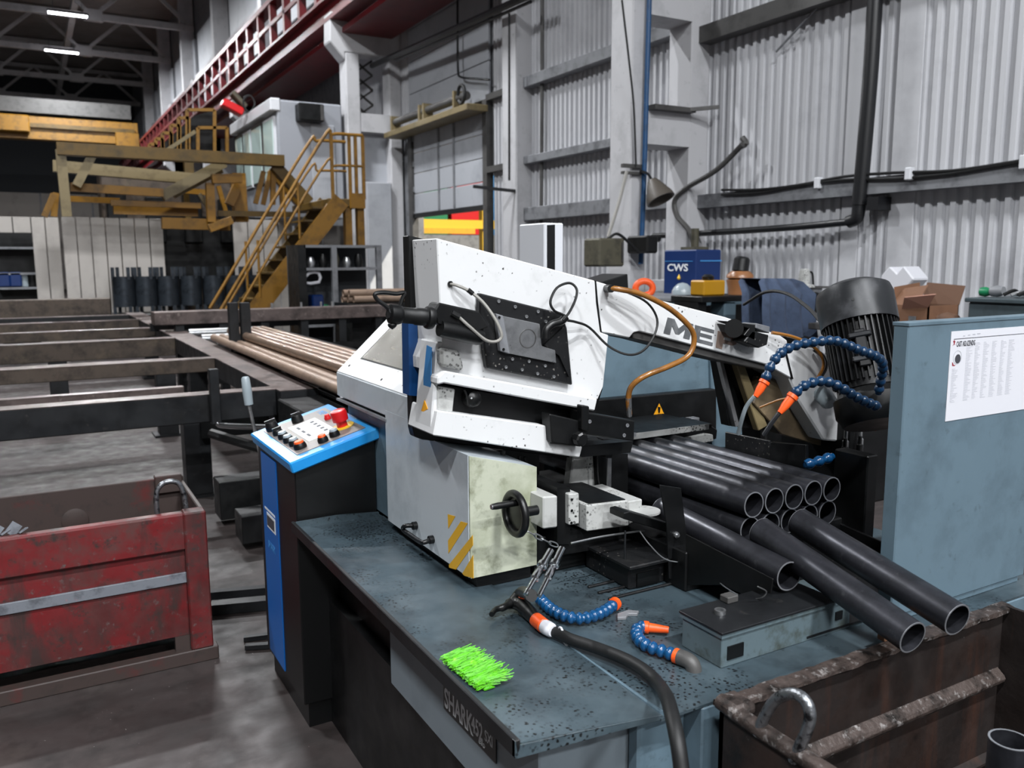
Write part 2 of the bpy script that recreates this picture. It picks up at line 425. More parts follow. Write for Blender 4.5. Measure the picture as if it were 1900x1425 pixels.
# end wall of the hall, far away
struct(MB().box(-24, 64, 0, 7.2, 64.3, 13.6).build('wall_back', FARDARK))
fw = MB()
fw.box(-24, 63.6, 0, 7.0, 64, 6.2)
fwo = fw.build('far_wall_panel', FARWALL, bpy.data.objects['wall_back'])
for k in range(10):
    MB().box(-23 + k * 3.0, 63.4, 1.0, -22.9 + k * 3.0, 63.6, 6.2).build('seam_strip', GIRT, bpy.data.objects['wall_back'])

struct(MB().box(-24, -32.3, 0, 7.25, -32, 13.6).build('wall_front', FARWALL))
# right-hand wall: a backing with the gate opening, clad with corrugated sheets
wb = MB()
wb.box(7.05, -32, 0, 7.25, 13.0, 13.6)
wb.box(7.05, 16.45, 0, 7.25, 64, 13.6)
wb.box(7.05, 13.0, 4.35, 7.25, 16.45, 13.6)
wall = struct(wb.build('wall_right', GIRT))

def corr_sheet(name, y0, z0, z1, n=10, pitch=0.12, d=0.034):
    m = MB(); prof = []
    for i in range(n):
        b = i * pitch
        prof += [(b, 0), (b + 0.05, 0), (b + 0.062, d), (b + 0.108, d)]
    prof.append((n * pitch, 0))
    v = []; f = []
    for q in prof:
        v.append((7.03 - q[1], y0 + q[0], z0)); v.append((7.03 - q[1], y0 + q[0], z1))
    for i in range(len(prof) - 1):
        f.append((2 * i, 2 * i + 1, 2 * i + 3, 2 * i + 2))
    m.add(v, f)
    return m
ZR1 = 2.36; ZR2 = 4.229
tiers = [(0.0, ZR1), (ZR1, ZR2), (ZR2, 9.2)]
for z0, z1 in tiers:
    first = None
    for k in range(10):
        if first is None:
            first = corr_sheet('cladding_sheet', 0.0, z0, z1).build('cladding_sheet', CORR, wall)
            first.location = (0, 0.9 + 1.2 * k, 0)
        else:
            inst(first, (0.006 * (k % 2), 0.9 + 1.2 * k, 0))
for k in range(3):
    inst(first, (0, 16.5 + 1.2 * k, 0))
# flat flashing strips between the sheets
ys = 5.074
MB().box(6.985, ys - 0.13, 0.0, 7.0, ys + 0.13, 9.2).build('flashing_strip', CORR, wall, 0.004)
ys2 = 5.636
MB().box(6.99, ys2 - 0.1, 0.0, 7.0, ys2 + 0.1, 9.2).build('flashing_strip', CORR, wall, 0.004)
# upper far wall: pale panels between ledges
for k in range(7):
    y0 = 20.2 + 6.3 * k
    for z0, z1 in ((8.3, 9.3), (9.6, 11.2)):
        MB().box(6.9, y0 + 0.5, z0, 7.05, y0 + 5.9, z1).build('wall_panel', DOORP, wall, 0.02)
    MB().box(6.75, y0 + 0.4, 9.32, 7.05, y0 + 6.0, 9.5).build('ledge', CONC_W, wall)
# steel girts on the wall
g = MB().box(6.86, 0.9, 2.30, 7.0, 7.7, 2.42).box(6.86, 0.9, 2.42, 6.9, 7.7, 2.45)
o = g.build('girt', GIRT); tag(o, 'long grey wall girt carrying cables, at bench height along the ribbed wall', 'girt')
g = MB(); za = ZR2
g.box(6.82, 0.9, za - 0.09, 7.0, 7.7, za + 0.09)
o = g.build('girt', GIRTDK); tag(o, 'dark steel girt high on the ribbed wall, crossing the top edge', 'girt')
for (zz, hh, lab) in ((4.416, 0.16, 'uppermost pale girt between the two white columns'), (3.251, 0.12, 'middle pale girt between the two white columns'), (2.426, 0.2, 'lowest and deepest pale girt between the two white columns')):
    o = MB().box(6.84, 8.1, zz - hh / 2, 7.0, 11.65, zz + hh / 2).build('girt', GIRT, None, 0.008); tag(o, lab, 'girt', 'girts of the far bay')
for zz in (4.418, 3.236):
    MB().box(6.9, 12.1, zz - 0.05, 7.0, 13.0, zz + 0.05).build('girt_stub', GIRTDK, wall)
o = MB().tube([(6.93, 11.235, 5.981), (6.93, 11.235, 4.61), (6.93, 11.25, 3.196), (6.93, 11.265, 2.227)], 0.03, 8, 3).build('downpipe', GIRTDK); tag(o, 'thin dark grey vertical pipe on the wall beside the slim white post', 'pipe')
# cables and brackets on the cable girt
t = thing('cable_run', 'dark cables clipped along the wall girt in white clamps', 'cable', (6.85, 4.5, 2.44))
for dz, ph in ((0.0, 0.0), (0.03, 1.0)):
    MB().tube([(6.84, 1.2 + 0.55 * i, 2.43 + dz + 0.025 * math.sin(i * 1.7 + ph)) for i in range(12)], 0.014, 6, 4).build('cable', RUBBER, t, smooth=True)
for yy in (1.9, 2.9, 3.9, 4.9, 5.9):
    MB().box(6.80, yy - 0.03, 2.39, 6.87, yy + 0.03, 2.50).build('clamp', WHITEP, t, 0.008)

# slim white post and the big two-legged columns
o = MB().box(6.72, 11.65, 0, 7.0, 12.1, 13.5).build('wall_post', CONC_W, None, 0.01); tag(o, 'slim whitewashed post between the gate and the ribbed far bay', 'column')
def column_near():
    Y0, Y1 = 7.67, 8.07
    t = thing('column', 'big whitewashed two-legged concrete column carrying a blue pipe', 'column', (6.4, Y0, 0))
    xs = [5.882, 6.113, 6.72, 6.956]
    xs[3] = 7.0
    zs = [4.361, 3.35, 2.986, 1.47]
    MB().box(xs[0], Y0, 0, xs[1], Y1, 13.5).build('front_leg', CONC_W, t, 0.015)
    MB().box(xs[2], Y0, 0, xs[3], Y1, 13.5).build('rear_leg', CONC_W, t, 0.015)
    MB().box(xs[1], Y0, zs[0], xs[2], Y1, 13.5).build('head_block', CONC_W, t)
    MB().box(xs[1], Y0, zs[2], xs[2], Y1, zs[1]).build('cross_bar', CONC_W, t)
    MB().box(xs[1], Y0, 0, xs[2], Y1, zs[3]).build('base_block', CONC_W, t)
    o = MB().box(xs[1] + 0.0, Y0 - 0.12, zs[1] + 0.0, xs[2] - 0.02, Y0 + 0.2, zs[1] + 0.05); o.beam((xs[2] - 0.1, Y0 - 0.1, zs[1] + 0.03), (xs[2] + 0.2, Y0 - 0.25, zs[1] + 0.06), 0.04, 0.04)
    tag(o.build('shelf_bracket', GIRTDK), 'dark steel shelf plate resting on the cross bar of the big column', 'bracket')
    o = MB()
    c = (5.886, 7.62, 2.7)
    o.box(c[0] - 0.14, Y0 - 0.05, c[2] - 0.06, c[0] + 0.12, Y0, c[2] - 0.03).box(c[0] - 0.14, Y0 - 0.05, c[2] + 0.01, c[0] + 0.12, Y0, c[2] + 0.05)
    tag(o.build('strap_clamp', GIRTDK), 'dark strap clamp around the front leg of the big column', 'clamp')
column_near()
tag(MB().tube([(6.048, 7.6, 4.699), (6.03, 7.6, 3.584), (6.015, 7.6, 2.606), (5.99, 7.6, 1.659)], 0.028, 10, 3).build('blue_pipe', BLUEPIPE, None, smooth=True), 'chipped dark blue vertical pipe running up the big white column', 'pipe')
t = thing('conduit', 'thin dark cable dropping down the left face of the big column', 'cable', (5.85, 7.6, 2))
MB().tube([(5.679, 7.6, 4.428), (5.791, 7.6, 3.784), (5.858, 7.6, 3.342), (5.9, 7.6, 2.728)], 0.012, 6).build('cable', RUBBER, t)
MB().tube([(5.775, 7.6, 2.664), (5.685, 7.6, 2.361), (5.532, 7.6, 1.953)], 0.02, 6).build('lower_tube', CABLE, t)

def column_far():
    Y0, Y1 = 16.9, 17.3
    t = thing('column', 'whitewashed crane column with a corbel beside the white operator cabin', 'column', (6.4, Y0, 0))
    a = 5.74
    pts = [(5.532, 6.577), (5.511, 6.009), (5.818, 5.676)]
    MB().prism([pts[0], pts[1], pts[2], (pts[2][0], 5.832), (7.0, 5.832), (7.0, pts[0][1] - 0.1), ], 'y', Y0, Y1).build('corbel_head', CONC_W, t, 0.02)
    x1, x2 = 6.109, 6.735
    ztop = 5.832
    z = [4.689, 4.324, 3.329]
    MB().box(pts[2][0], Y0, 0, x1, Y1, ztop).build('front_leg', CONC_W, t, 0.02)
    MB().box(x2, Y0, 0, 7.0, Y1, ztop).build('rear_leg', CONC_W, t, 0.02)
    MB().box(x1, Y0, z[1], x2, Y1, z[0]).build('cross_bar', CONC_W, t)
    MB().box(x1, Y0 + 0.25, z[2], x2, Y1, z[1]).build('niche_panel', DOORP, t)
    MB().box(x1, Y0, 0, x2, Y1, z[2]).build('base_block', CONC_W, t)
    MB().box(x1 + 0.05, Y0 - 0.1, z[2] - 2.6, x2 - 0.05, Y0, z[2] - 0.02).build('grey_cover', DOORP, t, 0.01)
    l = MB()
    for i in range(4):
        l.beam((x1 + 0.1, Y1 + 0.3, z[0] + 0.3 * i), (x2 - 0.1, Y1 + 0.3, z[0] + 0.3 * (i + 1)), 0.04, 0.04)
        l.beam((x2 - 0.1, Y1 + 0.3, z[0] + 0.3 * i), (x1 + 0.1, Y1 + 0.3, z[0] + 0.3 * (i + 1)), 0.04, 0.04)
    l.build('lattice', GIRTDK, t)
    return t
colf = column_far()
for k, yy in enumerate((26.0, 33.0, 40.0, 46.7, 53.4)):
    t = thing('column', ['whitewashed crane column with corbel behind the operator cabin', 'whitewashed upper column rising over the red girder, third from the gate', 'whitewashed upper column rising over the red girder, fourth from the gate', 'whitewashed upper column over the red girder, second last down the hall', 'whitewashed upper column over the red girder, last down the hall'][k], 'column', (6.5, yy, 0), 'far crane columns')
    MB().box(5.9, yy, 0, 7.0, yy + 0.4, 6.3).build('leg', CONC_W, t)
    MB().box(6.45, yy, 6.3, 7.0, yy + 0.4, 13.5).build('upper_leg', CONC_W, t)
    MB().prism([(5.5, 6.35), (5.5, 5.9), (5.9, 5.5), (6.5, 5.5), (6.5, 6.35)], 'y', yy, yy + 0.4).build('corbel', CONC_W, t)

# gate in the right wall: sectional door half raised
dr = MB().box(6.92, 13.02, 0, 7.05, 13.17, 4.4).box(6.92, 16.27, 0, 7.05, 16.45, 4.4)
door = struct(dr.build('door_1', GIRTDK))
ycut = [13.17, 14.38, 15.05, 16.27]
for r in range(4):
    z0 = 2.66 + r * 0.40
    for c in range(3):
        MB().box(6.97, ycut[c] + 0.012, z0 + 0.006, 7.01, ycut[c + 1] - 0.012, z0 + 0.394).build('door_panel', DOORP, door, 0.008)
for c in (1, 2):
    MB().box(6.95, ycut[c] - 0.03, 2.66, 7.0, ycut[c] + 0.03, 4.26).build('stile', GIRT, door)
MB().box(6.94, 13.17, 2.58, 7.02, 16.27, 2.66).build('bottom_seal', RUBBER, door)
for c in range(8):
    MB().box(6.94, 16.22, 0.6 + 0.5 * c, 6.98, 16.3, 0.7 + 0.5 * c).build('hinge', STEEL, door)
for r in range(6):
    MB().box(6.97, 13.02, 4.42 + r * 0.62, 7.02, 16.45, 4.42 + r * 0.62 + 0.605).build('wall_panel', DOORP, wall, 0.008)
t = thing('door_shaft_beam', 'pale beam carrying the dark spring shaft over the gate', 'beam', (6.8, 14.7, 4.2))
b0, b1 = (6.75, 16.139, 4.309), (6.75, 12.927, 4.266)
zb = (b0[2] + b1[2]) / 2
MB().box(6.55, 13.0, zb - 0.09, 6.95, 16.8, zb + 0.02).build('beam', TANSTEEL, t, 0.01)
MB().cyl((6.7, 13.3, zb + 0.2), (6.7, 16.6, zb + 0.2), 0.075, n=12).build('spring_shaft', GIRTDK, t, smooth=True)
for yy in (13.6, 14.9, 15.1, 16.5):
    MB().box(6.6, yy, zb + 0.02, 6.8, yy + 0.06, zb + 0.32).build('bearing_plate', TANSTEEL, t)
MB().tube([(6.62, 13.35 + 0.13 * math.cos(a * 0.8), zb + 0.22 + 0.15 * math.sin(a * 0.8)) for a in range(8)], 0.03, 8, 3).build('chain_wheel', RUBBER, t)
t = thing('pipe_pair', 'pair of black pipes running along the wall above the gate', 'pipe', (6.6, 14, 5.5))
MB().tube([(6.5, 17.243, 5.711), (6.5, 15.914, 5.654), (6.5, 12.99, 5.531), (6.5, 10.844, 5.441)], 0.055, 8, 3).build('pipe', BLKPIPE, t, smooth=True)
MB().tube([(6.55, 16.043, 5.585), (6.55, 13.093, 5.46), (6.55, 10.928, 5.375)], 0.025, 8, 3).build('thin_pipe', BLKPIPE, t, smooth=True)
tag(MB().tube([(6.85, 13.902, 6.374), (6.85, 13.925, 5.666), (6.85, 13.924, 5.033), (6.85, 13.821, 4.896), (6.85, 13.306, 4.775), (6.85, 12.763, 4.66)], 0.02, 6, 4).build('bent_conduit', BLKPIPE), 'thin black conduit bent at a right angle over the gate', 'pipe')
tag(MB().tube([(6.6, 11.644, 5.394), (6.6, 11.659, 4.025), (6.6, 11.671, 2.937)], 0.018, 6, 3).build('hanging_rod', BLKPIPE), 'thin dark rod hanging down beside the slim white post', 'rod')
tag(MB().beam((6.2, 12.121, 2.866), (6.75, 11.681, 2.779), 0.04, 0.05).build('arm_bracket', BLKPIPE), 'black pointed bracket arm sticking out from the slim white post', 'bracket')

# what stands outside the gate
t = thing('yard_gantry', 'bright yellow portal frame in the yard outside the gate', 'frame', (11, 17.5, 0))
for a in [8.758, 10.55]:
    MB().box(a - 0.06, 20, 0, a + 0.06, 20.2, 3.4).build('post', YELLOWL, t)
MB().box(7.6, 19.9, 2.539, 12, 20.0, 2.758).build('crossbar', YELLOWL, t)
MB().box(8.4, 19.85, 2.402, 10.2, 19.95, 2.539).build('hanging_plate', HAZARD, t)
tag(MB().prism([(8.3, 0.0), (8.3, 1.6), (9.0, 1.95), (10.2, 1.9), (11.5, 1.5), (11.5, 0)], 'y', 22, 24).build('parked_load', PAPER), 'white van-like load standing in the yard behind the yellow frame', 'load')
t = thing('red_container', 'red and green containers stacked in the bright yard', 'container', (17, 26, 0))
rx = [12.476, 13.41]
MB().box(rx[0], 26, 2.6, rx[1] + 0.4, 28, 4.6).build('red_box', REDBTN, t)
MB().box(rx[0] - 3, 26.1, 2.6, rx[0] - 0.1, 28, 4.6).build('green_box', GREENPL, t)
MB().box(rx[0] - 3, 26, 0, rx[1] + 3, 28, 2.58).build('pale_box', GIRT, t)
MB().box(rx[1] + 0.5, 26.1, 2.6, rx[1] + 4, 28, 4.6).build('blue_box', CYLAB, t)

# black heating pipe on the ribbed wall
P = [(6.85, 5.368, 4.298), (6.85, 5.372, 3.51), (6.85, 5.395, 2.795), (6.85, 5.422, 2.208)]
Q = [(6.85, 5.528, 2.053), (6.85, 6.148, 2.03), (6.85, 7.147, 2.013), (6.85, 8.452, 2.001)]
t = thing('wall_pipe', 'black pipe coming down the ribbed wall and turning left in an elbow', 'pipe', (6.9, 4.5, 2))
MB().tube(P, 0.068, 14, 4).build('vertical_run', BLKPIPE, t, smooth=True)
MB().tube([P[-1], (6.85, 5.439, 2.089), Q[0]], 0.06, 14, 6).build('elbow', BLKPIPE, t, smooth=True)
MB().tube(Q, 0.035, 12, 4).build('horizontal_run', BLKPIPE, t, smooth=True)
c = (6.9, 5.238, 2.208)
MB().box(6.8, c[1] - 0.06, c[2] - 0.06, 7.0, c[1] + 0.06, c[2] + 0.06).beam((6.88, c[1], c[2]), (6.88, P[-1][1], c[2] + 0.03), 0.03, 0.03).build('wall_bracket', BLKPIPE, t)
t = thing('flexible_conduit', 'grey conduit arching from a wall bracket down behind the blue cabinet', 'conduit', (6.8, 6, 2))
MB().tube([(6.7, 6.807, 2.914), (6.7, 7.188, 2.687), (6.7, 7.696, 2.521), (6.7, 7.881, 2.398), (6.7, 7.836, 2.221), (6.7, 7.603, 2.026), (6.7, 7.502, 1.778)], 0.03, 8, 6).build('hose', GIRTDK, t, smooth=True)
MB().tube([(6.9, 7.013, 3.019), (6.9, 6.962, 2.956), (6.9, 7.041, 2.931)], 0.035, 8, 3).build('bracket', GIRTDK, t)
tag(MB().cyl((6.62, 7.423, 2.055), (6.62, 7.423, 0.0), 0.045, n=10).build('olive_sleeve', OLIVE, None, smooth=True), 'olive pipe sleeve standing behind the blue cabinet', 'pipe')
tag(MB().tube([(6.95, 7.278, 2.23), (6.95, 7.273, 2.319), (6.95, 7.164, 2.331)], 0.02, 8, 4).build('tap_pipe', WHITEP, None, smooth=True), 'small white bent pipe under the cable girt', 'pipe')
tag(MB().tube([(6.93, 5.959, 4.233), (6.93, 6.606, 3.839)], 0.012, 6, 2).build('tie_rod', GIRT), 'thin grey diagonal brace rod high on the ribbed wall', 'rod')
# things fixed to the big column
t = thing('junction_box', 'dusty olive switch box hanging on the big white column', 'box', (5.6, 7.5, 1.8))
p0 = (5.206, 7.3, 1.636); p1 = (5.539, 7.3, 1.934)
MB().box(p0[0], 7.3, p0[2], p1[0], 7.6, p1[2]).build('case', OLIVE, t, 0.02)
MB().box(p1[0] - 0.05, 7.28, p0[2] + 0.05, p1[0] - 0.03, 7.3, p1[2] - 0.04).build('latch', GIRTDK, t)
MB().tube([(5.386, 7.4, 1.929), (5.506, 7.4, 1.982), (5.651, 7.4, 1.903), (5.8, 7.4, 1.788)], 0.016, 6).build('cable', RUBBER, t)
t = thing('work_lamp', 'dusty brown lamp shade hanging beside the blue pipe', 'lamp', (6.1, 7.4, 2.4))
c = Vector((5.986, 7.4, 2.438))
MB().lathe([(0.0, 0.0), (0.05, 0.0), (0.08, 0.2), (0.15, 0.8), (0.16, 1.0), (0.14, 1.0), (0.07, 0.25)], c + Vector((0.02, 0.05, 0.13)), c + Vector((0.06, -0.06, -0.09)), 20).build('shade', LAMPSH, t, smooth=True)
MB().tube([c + Vector((0.02, 0.05, 0.13)), c + Vector((0.0, 0.1, 0.2)), c + Vector((-0.02, 0.2, 0.24))], 0.015, 6).build('stem', BLKPIPE, t)
t = thing('black_switch', 'black switch housing at the end of the wall pipe by the blue pipe', 'switch', (6.0, 7.4, 2))
p0 = (5.835, 7.35, 1.776); p1 = (5.994, 7.35, 1.968)
MB().box(p0[0], 7.3, p0[2], p1[0], 7.668, p1[2]).build('housing', BLACKPL, t, 0.02)
MB().cyl((p1[0], 7.42, p1[2] - 0.03), (p1[0] + 0.1, 7.42, p1[2] - 0.03), 0.04, n=10).build('socket', BLACKPL, t)

# roof trusses
def truss(y, lab):
    t = thing('roof_truss', lab, 'truss', (0, y, 11.6), 'grey roof trusses')
    MB().box(-22, y - 0.1, 11.55, 7.0, y + 0.1, 11.8).build('bottom_chord', TRUSS, t)
    MB().box(-22, y - 0.1, 13.3, 7.0, y + 0.1, 13.5).build('top_chord', TRUSS, t)
    x = 6.9; up = True; k = 0
    while x > -20:
        MB().beam((x, y, 11.7 if up else 13.4), (x - 1.9, y, 13.4 if up else 11.7), 0.12, 0.14).build('diagonal', TRUSS, t)
        if not up:
            MB().box(x - 1.9 - 0.35, y - 0.13, 11.5, x - 1.9 + 0.35, y + 0.13, 11.95).build('gusset', TRUSS, t)
        x -= 1.9; up = not up
for k, y in enumerate((33.3, 40.0, 46.7, 53.4, 60.0)):
    truss(y, 'grey roof truss, %s from the camera' % ('nearest', 'second', 'third', 'fourth', 'last')[k])
for k, x in enumerate((2.5, -5.0)):
    o = MB().box(x - 0.12, 20, 12.2, x + 0.12, 64, 12.5).build('roof_purlin', TRUSS); tag(o, ['long grey roof beam running down the hall above the lamps', 'long grey roof beam running down the hall left of the lamps'][k], 'beam')

# dark red crane girder on the column corbels
xg = 5.52
t = thing('crane_girder', 'dark red crane girder with lattice posts running down the wall', 'girder', (xg, 30, 6.4))
MB().box(xg, 10, 6.42, xg + 0.4, 60, 6.5).box(xg + 0.14, 10, 6.5, xg + 0.2, 60, 6.9).box(xg, 10, 6.86, xg + 0.4, 60, 6.92).build('bottom_beam', REDG, t)
MB().box(xg - 0.02, 10, 7.84, xg + 0.3, 60, 7.96).build('top_rail', REDG, t)
MB().box(xg, 10, 7.32, xg + 0.05, 60, 7.42).build('mid_rail', REDG, t)
MB().box(xg + 0.25, 10, 6.2, xg + 1.3, 60, 6.3).build('walkway', REDG, t)
MB().box(xg + 1.25, 10, 6.3, xg + 1.3, 60, 7.0).build('toe_plate', REDG, t)
pf = None
for k in range(40):
    y = 10.4 + 1.22 * k
    if pf is None:
        pf = MB().box(xg, y, 6.92, xg + 0.16, y + 0.16, 7.84).build('post', REDG, t)
        y00 = y
    else:
        inst(pf, (0, y - y00, 0))

# yellow bridge crane far down the hall
t = thing('bridge_crane', 'yellow bridge crane spanning the far end of the hall', 'crane', (0, 49, 8))
MB().box(-22, 48.8, 7.75, 5.5, 49.5, 8.85).build('box_girder', YEL, t, 0.02)
MB().box(-22, 48.6, 8.3, 5.3, 48.8, 8.5).build('flange', YELDK, t)
MB().box(-22, 48.7, 9.0, 5.2, 48.8, 9.7).build('walkway_panel', GIRTDK, t)
MB().box(4.4, 48.5, 7.5, 5.5, 49.8, 8.3).build('end_carriage', YEL, t, 0.02)
MB().box(-0.8, 48.2, 8.0, 0.6, 48.8, 8.8).build('hoist', YEL, t, 0.05)

# operator cabin on the mezzanine
t = thing('operator_cabin', 'white operator cabin with a row of windows above the stairs', 'cabin', (5, 18.5, 2.6))
cx0, cx1 = 4.405, 5.74
ct = 4.83; cb = 2.567
MB().box(cx0 + 0.03, 17.0, cb, cx1, 20.7, ct).build('body', CABINW, t, 0.03)
MB().box(cx0 - 0.1, 16.98, ct - 0.22, cx0 + 0.1, 20.75, ct + 0.02).build('roof_edge', WHITEP, t, 0.02)
MB().box(5.083, 16.97, cb, 5.564, 17.0, 4.409).build('door_leaf', DOORP, t, 0.01)
ac = MB().box(4.787, 16.7, 4.427, 5.286, 17.0, 4.757).build('air_conditioner', BLACK, t, 0.02)
MB().box(5.209, 16.69, 4.447, 5.264, 16.7, 4.736).build('side_grille', GIRTDK, ac)
wy = [17.12, 17.95, 18.1, 19.0, 19.1, 19.8, 19.9, 20.6]
zb0, zb1 = 3.604, ct - 0.3
for k in range(4):
    fr = MB().box(cx0 - 0.02, wy[2 * k], cb + 0.75, cx0 + 0.03, wy[2 * k + 1], zb1).build('window', GIRTDK if k % 2 else WHITEP, t)
    MB().box(cx0 - 0.035, wy[2 * k] + 0.05, cb + 0.8, cx0 - 0.02, wy[2 * k + 1] - 0.05, zb1 - 0.05).build('pane', WINGLASS, fr)
t2 = thing('red_lamp_box', 'red and white spotlight housing above the cabin windows', 'lamp', (4.3, 18.8, 5))
MB().beam((3.813, 19.0, 5.032), (4.224, 19.0, 4.845), 0.3, 0.16).build('housing', REDBTN, t2, 0.02)
MB().beam((4.086, 19.3, 5.303), (4.353, 19.3, 5.013), 0.3, 0.1).build('visor', OLIVE, t2, 0.02)
MB().tube([Vector((4.323, 18.8, 5.021)) + Vector((0.12 * math.cos(a), 0, 0.17 * math.sin(a))) for a in (0, 1.2, 2.4, 3.6, 4.8)], 0.02, 6, 4, True).build('cable_loop', RUBBER, t2)

# mezzanine and staircase
zp = 2.797
t = thing('staircase', 'yellow steel staircase with handrails up to the operator cabin', 'staircase', (4, 15, 0))
xl, xr = 4.623, 5.292
MB().box(xl, 14.6, zp - 0.14, xr, 16.9, zp).build('landing', YELDK, t, 0.01)
MB().box(xl + 0.4, 14.55, zp - 0.16, xr, 14.6, zp + 0.1).build('landing_fascia', YEL, t)
sa, sb = (4.932, 14.6, 2.693), (3.52, 14.6, 0.977)
kk = (sa[0] - sb[0]) / (sa[2] - sb[2])
xb = xl + 0.25 - zp * kk
for yy, m_ in ((14.62, YEL), (15.5, YELDK)):
    MB().beam((xl + 0.25, yy, zp - 0.02), (xb, yy, 0.0), 0.06, 0.3).build('stringer', m_, t)
for k in range(12):
    f_ = (k + 0.7) / 12.5
    MB().box(xl + (xb - xl) * f_ - 0.14, 14.65, zp * (1 - f_) - 0.02, xl + (xb - xl) * f_ + 0.14, 15.48, zp * (1 - f_) + 0.01).build('tread', YELDK, t)
for yy in (14.6, 15.52):
    MB().tube([(xb + 0.15, yy, 0.9), (xl - 0.12, yy, zp + 0.9), (xl + 0.12, yy, zp + 1.08), (xl + 0.45, yy, zp + 1.1), (xr, yy, zp + 1.1)], 0.028, 8, 5).build('handrail', YEL, t, smooth=True)
    MB().tube([(xb + 0.15, yy, 0.45), (xl - 0.12, yy, zp + 0.45), (xl + 0.12, yy, zp + 0.55), (xl + 0.45, yy, zp + 0.57), (xr, yy, zp + 0.57)], 0.022, 8, 5).build('middle_rail', YEL, t, smooth=True)
    for f_ in (0.25, 0.6):
        x = xl + (xb - xl) * f_
        MB().cyl((x, yy, zp * (1 - f_)), (x, yy, zp * (1 - f_) + 0.95), 0.022, n=8).build('baluster', YEL, t)
for x in (xl + 0.1, xl + 0.42, (xl + xr) / 2 + 0.2, xr):
    MB().box(x - 0.025, 14.58, zp, x + 0.025, 14.63, zp + 1.1).build('post', YEL, t)
for x in (xr - 0.28, xr - 0.05):
    MB().box(x - 0.06, 14.65, 0, x + 0.06, 14.8, zp).build('support_leg', YEL, t)

# yellow bundling machine in the background: beams at their own distances
t = thing('bundling_machine', 'big yellow steel gantry machine of beams and braces behind the fence', 'machine', (2.5, 17, 0))
def yb(y, a, b, w_, h_, m_, name='beam'):
    MB().beam(a, b, w_, h_).build(name, m_, t)
Y16 = [[(0.562, 16.2, 3.575), (4.299, 16.2, 3.57)], [(0.616, 16.2, 3.561), (0.633, 16.2, 2.473)], [(0.814, 16.2, 2.984), (1.076, 16.2, 3.482)]]
yb(0, *Y16[0], 0.25, 0.2, YELDK, 'top_beam')
yb(0, *Y16[1], 0.15, 0.15, TANSTEEL, 'post')
yb(0, *Y16[2], 0.12, 0.14, TANSTEEL, 'brace')
for (a, b), w_, m_, nm in [([(0.525, 17.5, 3.421), (2.914, 17.5, 3.296)], 0.2, 'T', 'cross_beam'), ([(2.193, 16.6, 2.887), (3.304, 16.6, 3.53)], 0.18, 'T', 'brace'), ([(2.422, 16.8, 2.908), (3.307, 16.8, 3.412)], 0.1, 'T', 'brace'), ([(0.725, 16.4, 2.978), (2.188, 16.4, 2.93)], 0.14, 'Y', 'cross_beam'), ([(0.732, 16.9, 2.814), (1.522, 16.9, 2.8)], 0.1, 'Y', 'cross_beam'), ([(1.346, 16.6, 2.748), (2.85, 16.6, 2.734)], 0.1, 'Y', 'cross_beam'), ([(1.406, 16.9, 2.646), (2.837, 16.9, 2.632)], 0.16, 'Y', 'cross_beam'), ([(2.997, 16.4, 3.131), (2.988, 16.4, 2.435)], 0.14, 'Y', 'post'), ([(3.59, 16.8, 3.366), (3.604, 16.8, 2.463)], 0.24, 'Y', 'post'), ([(2.164, 16.6, 2.409), (3.341, 16.6, 2.39)], 0.2, 'Y', 'lower_beam'), ([(2.908, 16.2, 2.31), (3.314, 16.2, 2.471)], 0.14, 'Y', 'brace'), ([(0.307, 16.6, 2.485), (0.48, 16.6, 2.867)], 0.1, 'Y', 'brace'), ([(0.46, 16.9, 2.502), (0.523, 16.9, 2.908)], 0.1, 'Y', 'post'), ([(3.021, 16.3, 3.2), (3.546, 16.3, 3.232)], 0.16, 'Y', 'head_plate'), ([(3.361, 16.6, 2.767), (3.526, 16.6, 3.118)], 0.16, 'Y', 'brace'), ([(2.468, 17.2, 3.055), (3.163, 17.2, 3.02)], 0.1, 'Y', 'cross_beam'), ([(2.766, 17.6, 3.014), (2.784, 17.6, 2.481)], 0.1, 'D', 'post'), ([(3.338, 17.4, 3.173), (3.462, 17.4, 2.63)], 0.08, 'Y', 'brace'), ([(3.13, 16.5, 2.599), (4.542, 16.5, 2.61)], 0.1, 'D', 'ledge'), ([(2.894, 16.9, 2.97), (3.115, 16.9, 2.578)], 0.07, 'T', 'brace')]:
    yb(0, a, b, w_, w_, {'T': TANSTEEL, 'Y': YEL, 'D': YELDK}[m_], nm)
for (a, b), w_ in [([(3.802, 16.4, 2.787), (3.979, 16.4, 3.387)], 0.08), ([(3.964, 16.5, 2.778), (4.135, 16.5, 3.403)], 0.08), ([(4.122, 16.4, 2.777), (4.163, 16.4, 3.455)], 0.09), ([(4.357, 16.6, 2.774), (4.334, 16.6, 3.422)], 0.08), ([(4.15, 16.3, 3.504), (4.778, 16.3, 2.829)], 0.2), ([(4.141, 16.6, 3.443), (4.683, 16.6, 2.804)], 0.12)]:
    yb(0, a, b, w_, w_, YELDK if w_ > 0.15 else YEL, 'strut')
MB().box(*(2.422, 18.5, 1.2), *(4.802, 19.5, 2.641)).build('dark_bed', BLACK, t)
MB().box(*(1.346, 18.6, 0.0), *(3.83, 19.4, 3.477)).build('machine_body', TABLEBROWN, t, 0.03)
for k in range(4):
    MB().box(1.427 + 0.7 * k, 18.4, 2.1, 1.427 + 0.7 * k + 0.35, 18.6, 3.2 - 0.2 * (k % 2)).build('dark_hatch', BLACK, t, 0.02)
t = thing('stair_railing', 'stepped row of yellow railing hoops climbing towards the red girder', 'railing', (3.0, 22, 3))
